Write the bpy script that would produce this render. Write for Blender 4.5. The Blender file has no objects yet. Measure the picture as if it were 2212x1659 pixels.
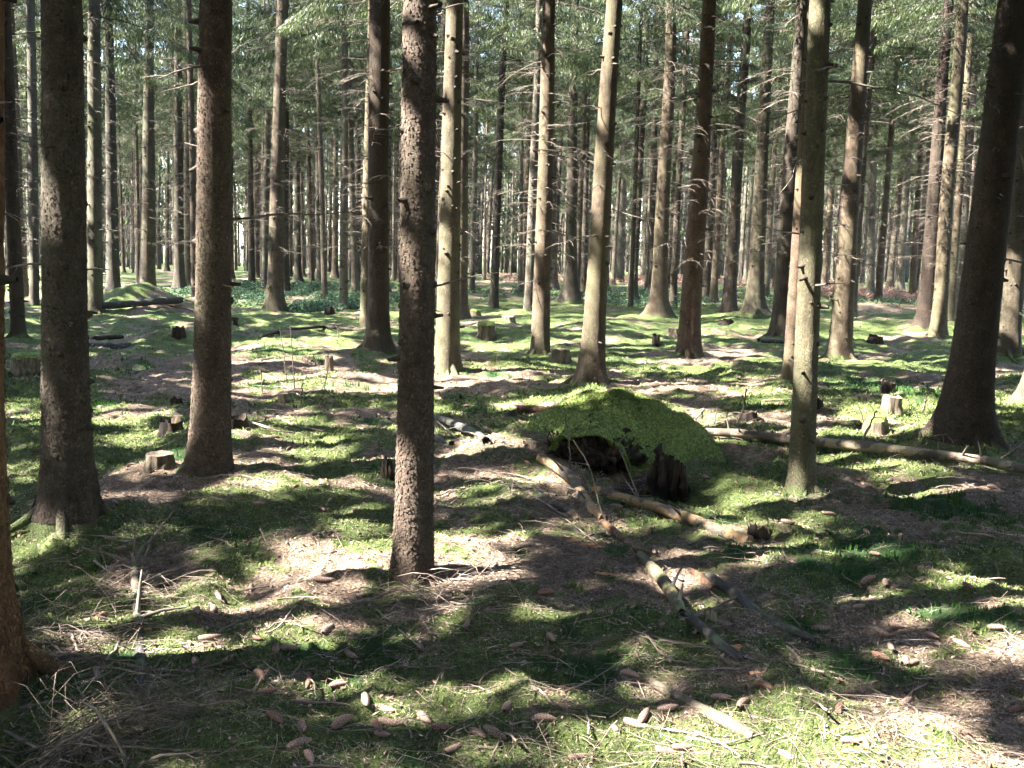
import bpy, math, random
import numpy as np
from mathutils import Matrix, Vector

# ------------------------------------------------------------------ camera, sky, sun, exposure
scene = bpy.context.scene
COL = scene.collection
F = 2212.0                       # focal length in units of the picture width (36 mm on 36 mm)
CX, CY = 1106.0, 829.5
CAM = np.array([0.0, 0.0, 1.62])
PITCH, ROLL = math.radians(7.1), math.radians(1.0)
cam_data = bpy.data.cameras.new("camera")
cam_data.lens = 36.0
cam_data.sensor_width = 36.0
cam_data.clip_start = 0.05
cam_data.clip_end = 6000
cam = bpy.data.objects.new("camera", cam_data)
COL.objects.link(cam)
RM = Matrix.Rotation(math.pi / 2 - PITCH, 3, 'X') @ Matrix.Rotation(ROLL, 3, 'Z')
cam.matrix_world = Matrix.Translation(Vector(CAM)) @ RM.to_4x4()
scene.camera = cam
RN = np.array([[RM[i][j] for j in range(3)] for i in range(3)])

SUN_EL = math.radians(48)
SUN_AZ = math.radians(-104)      # clockwise from +Y (the view direction): from the left, a little behind
S = np.array([math.sin(SUN_AZ) * math.cos(SUN_EL), math.cos(SUN_AZ) * math.cos(SUN_EL), math.sin(SUN_EL)])
world = bpy.data.worlds.new("World")
scene.world = world
world.use_nodes = True
wn = world.node_tree
wn.nodes.clear()
sky = wn.nodes.new('ShaderNodeTexSky')
sky.sky_type = 'NISHITA'
sky.sun_disc = False
sky.sun_elevation = SUN_EL
sky.sun_rotation = SUN_AZ
bg = wn.nodes.new('ShaderNodeBackground')
bg.inputs['Strength'].default_value = 0.13
wo = wn.nodes.new('ShaderNodeOutputWorld')
wn.links.new(sky.outputs[0], bg.inputs['Color'])
wn.links.new(bg.outputs[0], wo.inputs['Surface'])
sd = bpy.data.lights.new("sun", 'SUN')
sd.energy = 5.0
sd.angle = math.radians(0.5)
sd.color = (1.0, 0.95, 0.87)
sun = bpy.data.objects.new("sun", sd)
COL.objects.link(sun)
sun.rotation_euler = Vector(S).to_track_quat('Z', 'Y').to_euler()
sun.location = (-20, -5, 30)
scene.view_settings.view_transform = 'Standard'
scene.view_settings.look = 'None'
scene.view_settings.gamma = 1.0
scene.view_settings.exposure = 4.4
cy = scene.cycles
cy.max_bounces = 6
cy.diffuse_bounces = 4
cy.glossy_bounces = 2
cy.transmission_bounces = 3
cy.transparent_max_bounces = 6
cy.sample_clamp_indirect = 6.0
cy.use_adaptive_sampling = True
cy.adaptive_threshold = 0.02

rng = np.random.default_rng(7)
random.seed(7)

# ------------------------------------------------------------------ noise and projection
_T = np.random.default_rng(99).random((8, 256, 256))


def vn(x, y, s=0):
    T = _T[s % 8]
    x = np.asarray(x, float) + 37.7 * s
    y = np.asarray(y, float) + 91.3 * s
    xi = np.floor(x).astype(int)
    yi = np.floor(y).astype(int)
    fx = x - xi
    fy = y - yi
    fx = fx * fx * (3 - 2 * fx)
    fy = fy * fy * (3 - 2 * fy)
    a = T[xi & 255, yi & 255]
    b = T[(xi + 1) & 255, yi & 255]
    c = T[xi & 255, (yi + 1) & 255]
    d = T[(xi + 1) & 255, (yi + 1) & 255]
    return (a * (1 - fx) + b * fx) * (1 - fy) + (c * (1 - fx) + d * fx) * fy


def fbm(x, y, f, o=3, s=0):
    r = 0
    a = 1.0
    t = 0
    for k in range(o):
        c, sn = math.cos(0.6 * k + .3), math.sin(0.6 * k + .3)
        r = r + a * vn((x * c - y * sn) * f, (x * sn + y * c) * f, s + k)
        t += a
        a *= 0.5
        f *= 2.1
    return r / t


def hbase(x, y):
    x = np.asarray(x, float)
    y = np.asarray(y, float)
    d = np.sqrt(x * x + y * y)
    far = np.clip((d - 8) / 25, 0, 1)
    h = (fbm(x, y, 0.22, 2, 1) - .5) * (0.22 + 0.25 * far)
    h += (fbm(x, y, 0.85, 2, 2) - .5) * (0.16 + 0.16 * far)
    h *= np.clip(d / 3, 0, 1)
    return h


def ray(px, py):
    v = RN @ np.array([(px - CX) / F, -(py - CY) / F, -1.0])
    return v / np.linalg.norm(v)


_ts = np.concatenate([np.linspace(1.5, 30, 1500), np.linspace(30, 140, 1500)])


def ground(px, py, hf=None):
    d = ray(px, py)
    P = CAM + _ts[:, None] * d
    h = (hf or hbase)(P[:, 0], P[:, 1])
    k = np.argmax(P[:, 2] < h)
    if P[k, 2] >= h[k]:
        k = len(_ts) - 1
    return P[k].copy()


def depth_of(P):
    return float((np.asarray(P) - CAM) @ (RN @ np.array([0, 0, -1.0])))


def proj(P):
    q = RN.T @ (np.asarray(P, float) - CAM)
    return CX + F * q[0] / -q[2], CY - F * q[1] / -q[2]


def at_depth(px, py, Y):
    d = ray(px, py)
    return CAM + d * (Y / d[1])


# ------------------------------------------------------------------ mesh building
class MB:
    def __init__(self):
        self.v, self.q, self.t, self.n = [], [], [], 0

    def add(self, v, q=None, t=None, mq=0, mt=0):
        v = np.asarray(v, float).reshape(-1, 3)
        if q is not None and len(q):
            q = np.asarray(q).reshape(-1, 4) + self.n
            self.q.append((q, np.full(len(q), mq)))
        if t is not None and len(t):
            t = np.asarray(t).reshape(-1, 3) + self.n
            self.t.append((t, np.full(len(t), mt)))
        self.v.append(v)
        self.n += len(v)

    def tubes(self, P, R, s=4, m=0, cap=False):
        P = np.asarray(P, float)
        R = np.asarray(R, float)
        if P.ndim == 2:
            P = P[None]
            R = R[None]
        n, k, _ = P.shape
        T = np.gradient(P, axis=1)
        T /= np.linalg.norm(T, axis=2, keepdims=True) + 1e-9
        M = T.mean(axis=1)
        ref = np.where(np.abs(M[:, 2:3]) < 0.8 * np.linalg.norm(M, axis=1, keepdims=True), [[0, 0, 1.0]], [[1.0, 0, 0]])[:, None, :]
        N1 = np.cross(T, np.broadcast_to(ref, T.shape))
        N1 /= np.linalg.norm(N1, axis=2, keepdims=True) + 1e-9
        N2 = np.cross(T, N1)
        a = np.arange(s) * 2 * math.pi / s
        V = P[:, :, None, :] + R[:, :, None, None] * (np.cos(a)[None, None, :, None] * N1[:, :, None, :] + np.sin(a)[None, None, :, None] * N2[:, :, None, :])
        i = np.arange(n)[:, None, None] * k * s
        j = np.arange(k - 1)[None, :, None] * s
        c = np.arange(s)[None, None, :]
        c2 = (c + 1) % s
        q = np.stack(np.broadcast_arrays(i + j + c, i + j + c2, i + j + s + c2, i + j + s + c), -1).reshape(-1, 4)
        self.add(V.reshape(-1, 3), q, mq=m)

    def build(self, name, mats, smooth=True, attrs=None):
        me = bpy.data.meshes.new(name)
        v = np.concatenate(self.v) if self.v else np.zeros((0, 3))
        q = np.concatenate([a for a, _ in self.q]) if self.q else np.zeros((0, 4), int)
        t = np.concatenate([a for a, _ in self.t]) if self.t else np.zeros((0, 3), int)
        mi = np.concatenate([b for _, b in self.q] + [b for _, b in self.t]).astype(np.int32)
        me.vertices.add(len(v))
        me.vertices.foreach_set("co", v.astype(np.float32).ravel())
        nl = len(q) * 4 + len(t) * 3
        me.loops.add(nl)
        me.loops.foreach_set("vertex_index", np.concatenate([q.ravel(), t.ravel()]).astype(np.int32))
        me.polygons.add(len(q) + len(t))
        st = np.concatenate([np.arange(len(q)) * 4, len(q) * 4 + np.arange(len(t)) * 3]).astype(np.int32)
        me.polygons.foreach_set("loop_start", st)
        me.polygons.foreach_set("material_index", mi)
        me.polygons.foreach_set("use_smooth", np.full(len(mi), smooth, dtype=bool))
        for m in (mats if isinstance(mats, (list, tuple)) else [mats]):
            me.materials.append(m)
        if attrs:
            for k, a in attrs.items():
                at = me.attributes.new(k, 'FLOAT', 'POINT')
                at.data.foreach_set("value", a.astype(np.float32))
        me.update(calc_edges=True)
        return me


def link(name, me, parent=None, loc=None, label=None, cat=None, group=None, kind=None):
    o = bpy.data.objects.new(name, me)
    COL.objects.link(o)
    if parent is not None:
        o.parent = parent
    if loc is not None:
        o.location = loc
    if label:
        o['label'] = label
    if cat:
        o['category'] = cat
    if group:
        o['group'] = group
    if kind:
        o['kind'] = kind
    return o


# ------------------------------------------------------------------ materials
def new_mat(name, rough=0.9):
    m = bpy.data.materials.new(name)
    m.use_nodes = True
    nt = m.node_tree
    nt.nodes.clear()
    out = nt.nodes.new('ShaderNodeOutputMaterial')
    b = nt.nodes.new('ShaderNodeBsdfPrincipled')
    b.inputs['Roughness'].default_value = rough
    b.inputs['Specular IOR Level'].default_value = 0.25
    nt.links.new(b.outputs[0], out.inputs[0])
    return m, nt, b


def N(nt, t, **kw):
    n = nt.nodes.new(t)
    for k, v in kw.items():
        if k in n.inputs:
            n.inputs[k].default_value = v
        else:
            setattr(n, k, v)
    return n


def ramp(nt, src, stops):
    r = nt.nodes.new('ShaderNodeValToRGB')
    e = r.color_ramp.elements
    while len(e) < len(stops):
        e.new(0.5)
    for i, (p, c) in enumerate(stops):
        e[i].position = p
        e[i].color = (*c, 1) if len(c) == 3 else c
    nt.links.new(src, r.inputs[0])
    return r.outputs[0]


def g3(v):
    return (v, v, v)


def noise(nt, vec, scale, detail=3, rough=0.6, out=0):
    n = nt.nodes.new('ShaderNodeTexNoise')
    n.inputs['Scale'].default_value = scale
    n.inputs['Detail'].default_value = detail
    n.inputs['Roughness'].default_value = rough
    if vec is not None:
        nt.links.new(vec, n.inputs['Vector'])
    return n.outputs[out]


def mixc(nt, f, a, b, mode='MIX'):
    m = nt.nodes.new('ShaderNodeMix')
    m.data_type = 'RGBA'
    m.blend_type = mode
    for s, i in ((f, 0), (a, 6), (b, 7)):
        if isinstance(s, (int, float)):
            m.inputs[i].default_value = s
        elif isinstance(s, tuple):
            m.inputs[i].default_value = (*s, 1)
        else:
            nt.links.new(s, m.inputs[i])
    return m.outputs[2]


def mth(nt, op, a, b=0.0, c=0.0):
    m = nt.nodes.new('ShaderNodeMath')
    m.operation = op
    for i, s in enumerate((a, b, c)):
        if isinstance(s, (int, float)):
            m.inputs[i].default_value = s
        else:
            nt.links.new(s, m.inputs[i])
    return m.outputs[0]


def mapping(nt, vec, scale):
    m = nt.nodes.new('ShaderNodeMapping')
    m.inputs['Scale'].default_value = scale
    nt.links.new(vec, m.inputs['Vector'])
    return m.outputs[0]


def bump(nt, b, h, strength, dist, prev=None):
    n = nt.nodes.new('ShaderNodeBump')
    n.inputs['Strength'].default_value = strength
    n.inputs['Distance'].default_value = dist
    nt.links.new(h, n.inputs['Height'])
    if prev is not None:
        nt.links.new(prev, n.inputs['Normal'])
    nt.links.new(n.outputs[0], b.inputs['Normal'])
    return n.outputs[0]


def bark_material(name, fine=True, mossy=True):
    m, nt, b = new_mat(name, 0.92)
    tc = nt.nodes.new('ShaderNodeTexCoord')
    oi = nt.nodes.new('ShaderNodeObjectInfo')
    add = nt.nodes.new('ShaderNodeVectorMath')
    add.operation = 'ADD'
    nt.links.new(tc.outputs['Object'], add.inputs[0])
    rv = nt.nodes.new('ShaderNodeCombineXYZ')
    nt.links.new(mth(nt, 'MULTIPLY', oi.outputs['Random'], 37.0), rv.inputs[2])
    nt.links.new(rv.outputs[0], add.inputs[1])
    P = add.outputs[0]
    sep = nt.nodes.new('ShaderNodeSeparateXYZ')
    nt.links.new(tc.outputs['Object'], sep.inputs[0])
    # warp
    w = noise(nt, P, 14, 2, out=1)
    wp = nt.nodes.new('ShaderNodeVectorMath')
    wp.operation = 'SCALE'
    wp.inputs['Scale'].default_value = 0.035
    nt.links.new(w, wp.inputs[0])
    pw = nt.nodes.new('ShaderNodeVectorMath')
    nt.links.new(P, pw.inputs[0])
    nt.links.new(wp.outputs[0], pw.inputs[1])
    vo = nt.nodes.new('ShaderNodeTexVoronoi')
    vo.feature = 'DISTANCE_TO_EDGE'
    vo.inputs['Scale'].default_value = 1.0
    nt.links.new(mapping(nt, pw.outputs[0], (62, 62, 48)), vo.inputs['Vector'])
    vc = nt.nodes.new('ShaderNodeTexVoronoi')
    vc.inputs['Scale'].default_value = 1.0
    nt.links.new(mapping(nt, pw.outputs[0], (62, 62, 48)), vc.inputs['Vector'])
    crack = ramp(nt, vo.outputs['Distance'], [(0.0, g3(0)), (0.09, g3(1))])
    big = noise(nt, P, 2.2, 4)
    med = noise(nt, mapping(nt, P, (1, 1, 0.35)), 16, 4)
    fin = noise(nt, P, 120, 3, 0.7)
    base = ramp(nt, med, [(0.25, (0.016, 0.012, 0.009)), (0.5, (0.040, 0.030, 0.023)), (0.75, (0.085, 0.069, 0.055))])
    cell = ramp(nt, vc.outputs['Color'], [(0.0, g3(0.3)), (1.0, g3(1.6))])
    base = mixc(nt, 0.8, base, cell, 'MULTIPLY')
    base = mixc(nt, mth(nt, 'MULTIPLY', ramp(nt, fin, [(0.35, g3(0)), (0.7, g3(1))]), 0.45), base, (0.12, 0.105, 0.088))
    # flaky and cracked low down, smoother and greyer higher up
    low = ramp(nt, mth(nt, 'MULTIPLY_ADD', big, 1.2, mth(nt, 'MULTIPLY', sep.outputs[2], 0.28)), [(0.55, g3(1)), (1.5, g3(0.25))])
    base = mixc(nt, mth(nt, 'MULTIPLY', mth(nt, 'SUBTRACT', 1.0, crack), low), base, (0.012, 0.009, 0.007))
    base = mixc(nt, 0.8, base, ramp(nt, noise(nt, mapping(nt, P, (1, 1, 1.6)), 3.5, 5, .7), [(0.3, g3(0.45)), (0.7, g3(1.35))]), 'MULTIPLY')
    # algae film on the weather side and in noise
    geo = nt.nodes.new('ShaderNodeNewGeometry')
    alg = ramp(nt, noise(nt, mapping(nt, P, (1, 1, 0.3)), 2.6, 3), [(0.42, g3(0)), (0.68, g3(0.8))])
    base = mixc(nt, alg, base, (0.062, 0.064, 0.042))
    # pale lichen dots
    li = ramp(nt, noise(nt, P, 55, 1), [(0.66, g3(0)), (0.72, g3(0.5))])
    base = mixc(nt, li, base, (0.16, 0.16, 0.14))
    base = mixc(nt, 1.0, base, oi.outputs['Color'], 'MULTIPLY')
    if mossy:
        mm = ramp(nt, mth(nt, 'ADD', mth(nt, 'MULTIPLY', sep.outputs[2], -3.5), noise(nt, P, 5, 3)), [(0.30, g3(0)), (0.5, g3(0.7))])
        base = mixc(nt, mm, base, (0.06, 0.085, 0.024))
    nt.links.new(base, b.inputs['Base Color'])
    h = mth(nt, 'ADD', mth(nt, 'MULTIPLY', crack, low), mth(nt, 'MULTIPLY', fin, 0.35))
    sc_ = nt.nodes.new('ShaderNodeSeparateColor')
    nt.links.new(vc.outputs['Color'], sc_.inputs[0])
    h = mth(nt, 'ADD', h, mth(nt, 'MULTIPLY', sc_.outputs[0], mth(nt, 'MULTIPLY', low, 1.3)))
    h = mth(nt, 'ADD', h, mth(nt, 'MULTIPLY', med, 1.1))
    bump(nt, b, h, 1.0, 0.006)
    return m


def simple(name, cols, scale, rough=0.9, bstr=0.5, bdist=0.004, coord='Object', stretch=(1, 1, 1), detail=4, isl=0.0, trans=0.0, tint=False):
    m, nt, b = new_mat(name, rough)
    tc = nt.nodes.new('ShaderNodeTexCoord')
    P = mapping(nt, tc.outputs[coord], stretch)
    n = noise(nt, P, scale, detail, 0.65)
    k = len(cols) - 1
    c = ramp(nt, n, [(0.3 + 0.4 * i / max(k, 1), cc) for i, cc in enumerate(cols)])
    if isl:
        ge = nt.nodes.new('ShaderNodeNewGeometry')
        c = mixc(nt, 1.0, c, ramp(nt, ge.outputs['Random Per Island'], [(0, g3(1 - isl)), (1, g3(1 + isl))]), 'MULTIPLY')
    if tint:
        oi = nt.nodes.new('ShaderNodeObjectInfo')
        c = mixc(nt, 1.0, c, oi.outputs['Color'], 'MULTIPLY')
    nt.links.new(c, b.inputs['Base Color'])
    if bstr:
        bump(nt, b, n, bstr, bdist)
    if trans:
        tr = nt.nodes.new('ShaderNodeBsdfTranslucent')
        nt.links.new(c, tr.inputs['Color'])
        ms = nt.nodes.new('ShaderNodeMixShader')
        ms.inputs[0].default_value = trans
        out = [x for x in nt.nodes if x.type == 'OUTPUT_MATERIAL'][0]
        nt.links.new(b.outputs[0], ms.inputs[1])
        nt.links.new(tr.outputs[0], ms.inputs[2])
        nt.links.new(ms.outputs[0], out.inputs[0])
    return m


M_BARK = bark_material("spruce_bark")
M_FLAKE = simple("bark_flakes", [(0.016, 0.012, 0.009), (0.038, 0.029, 0.023), (0.078, 0.063, 0.052)], 12, bstr=0, isl=0.22, tint=True)
M_KNOT = simple("knot_bark", [(0.012, 0.009, 0.007), (0.05, 0.038, 0.028)], 60)
M_DEAD = simple("dead_twig_bark", [(0.03, 0.024, 0.018), (0.078, 0.063, 0.05), (0.17, 0.145, 0.12)], 9, isl=0.6, bstr=0.3)
M_NEEDLE = simple("spruce_needles", [(0.016, 0.026, 0.010), (0.038, 0.055, 0.020), (0.088, 0.105, 0.040)], 1.3, rough=0.45, bstr=0, isl=0.6, trans=0.3)
M_LEAF = simple("bilberry_leaves", [(0.03, 0.06, 0.035), (0.05, 0.09, 0.05), (0.07, 0.11, 0.055)], 1.2, rough=0.6, bstr=0, isl=0.35, trans=0.4)
M_BRACKEN = simple("dry_bracken", [(0.20, 0.12, 0.09), (0.34, 0.22, 0.17)], 2, rough=0.9, bstr=0, isl=0.3, trans=0.3)
M_MOSS = simple("moss_sprigs", [(0.035, 0.055, 0.014), (0.080, 0.108, 0.028), (0.16, 0.185, 0.06)], 2.5, rough=0.85, bstr=0, isl=0.5, trans=0.3)
M_DMOSS = simple("dark_haircap_moss", [(0.010, 0.040, 0.005), (0.032, 0.085, 0.012)], 5, rough=0.8, bstr=0, isl=0.3, trans=0.25)
M_LITTER = simple("needle_litter", [(0.10, 0.07, 0.048), (0.22, 0.16, 0.115), (0.40, 0.32, 0.26)], 3, bstr=0, isl=0.45)
M_CRUMB = simple("bark_crumb_mix", [(0.025, 0.017, 0.012), (0.12, 0.08, 0.06), (0.30, 0.22, 0.18)], 40, bstr=0, isl=0.6)
M_TWIG = simple("fallen_twig_bark", [(0.05, 0.037, 0.029), (0.13, 0.10, 0.078), (0.25, 0.205, 0.17)], 6, isl=0.35, bstr=0.3)
M_TWIGSHADE = simple("shaded_twig_bark", [(0.03, 0.023, 0.017), (0.09, 0.07, 0.05), (0.16, 0.13, 0.10)], 8, isl=0.4, bstr=0.2)  # darker copy of the fallen twig bark, the heap's shade put into its colour
M_STUMP = simple("old_stump_wood", [(0.02, 0.015, 0.01), (0.07, 0.055, 0.038), (0.16, 0.13, 0.09)], 22, stretch=(1, 1, .2), bstr=1.0, bdist=0.01)
M_PEAT = simple("dark_peat", [(0.006, 0.005, 0.004), (0.03, 0.02, 0.015)], 20, bstr=1.0, bdist=0.02)
M_CUT = simple("weathered_cut_wood", [(0.05, 0.038, 0.022), (0.13, 0.105, 0.065), (0.22, 0.19, 0.13)], 30, stretch=(1, 1, 0.15), bstr=0.8, bdist=0.006)
M_ROT = simple("rotten_wood", [(0.02, 0.010, 0.007), (0.065, 0.034, 0.02), (0.14, 0.08, 0.045)], 18, stretch=(1, 1, 0.25), bstr=1.0, bdist=0.012)
M_ROTDARK = simple("dark_rotten_wood", [(0.004, 0.003, 0.003), (0.012, 0.008, 0.006), (0.04, 0.025, 0.012)], 15, stretch=(1, 1, 0.3), bstr=1.0, bdist=0.015)
M_MCAP = simple("moss_cushion", [(0.07, 0.05, 0.035), (0.05, 0.07, 0.014), (0.11, 0.15, 0.032), (0.19, 0.23, 0.06)], 45, bstr=1.0, bdist=0.012)


def cone_material():
    m, nt, b = new_mat("cone_scales", 0.7)
    tc = nt.nodes.new('ShaderNodeTexCoord')
    oi = nt.nodes.new('ShaderNodeObjectInfo')
    n = noise(nt, tc.outputs['Object'], 60, 3)
    at = N(nt, 'ShaderNodeAttribute', attribute_name='tip')
    c = ramp(nt, at.outputs['Fac'], [(0.0, (0.05, 0.033, 0.027)), (0.45, (0.19, 0.13, 0.105)), (1.0, (0.36, 0.28, 0.24))])
    c = mixc(nt, 0.4, c, ramp(nt, n, [(0.3, g3(0.5)), (0.7, g3(1.3))]), 'MULTIPLY')
    c = mixc(nt, 1.0, c, oi.outputs['Color'], 'MULTIPLY')
    nt.links.new(c, b.inputs['Base Color'])
    return m


M_CONE = cone_material()


def log_material(name, bark, wood, green, amount):
    """fallen log: bark of one colour, peeled patches of bare wood, moss film on top"""
    m, nt, b = new_mat(name, 0.85)
    tc = nt.nodes.new('ShaderNodeTexCoord')
    P = tc.outputs['Object']
    n = noise(nt, P, 5, 4)
    f = noise(nt, mapping(nt, P, (4, 0.8, 4)), 26, 4, 0.7)
    c1 = ramp(nt, f, [(0.3, tuple(x * 0.45 for x in bark)), (0.7, tuple(x * 1.35 for x in bark))])
    c2 = ramp(nt, f, [(0.3, tuple(x * 0.6 for x in wood)), (0.7, tuple(x * 1.25 for x in wood))])
    c = mixc(nt, ramp(nt, n, [(amount, g3(0)), (amount + 0.05, g3(1))]), c1, c2)
    g = ramp(nt, noise(nt, P, 7, 3), [(green, g3(0)), (green + 0.14, g3(0.8))])
    c = mixc(nt, g, c, (0.075, 0.10, 0.04))
    nt.links.new(c, b.inputs['Base Color'])
    bump(nt, b, mth(nt, 'ADD', f, mth(nt, 'MULTIPLY', n, 0.8)), 0.8, 0.008)
    return m


M_LOGPALE = log_material("pale_log_bark", (0.07, 0.056, 0.043), (0.19, 0.145, 0.105), 0.56, 0.50)
M_LOGORANGE = log_material("peeling_log_bark", (0.055, 0.046, 0.036), (0.18, 0.115, 0.06), 0.62, 0.50)
M_LOGYEL = log_material("yellowish_log_wood", (0.06, 0.048, 0.03), (0.17, 0.135, 0.06), 0.48, 0.54)
M_LOGGREY = log_material("dark_grey_log", (0.035, 0.032, 0.029), (0.09, 0.08, 0.07), 0.55, 0.60)
M_LOGMOSS = log_material("mossy_log", (0.04, 0.034, 0.024), (0.085, 0.07, 0.05), 0.55, 0.36)

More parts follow.
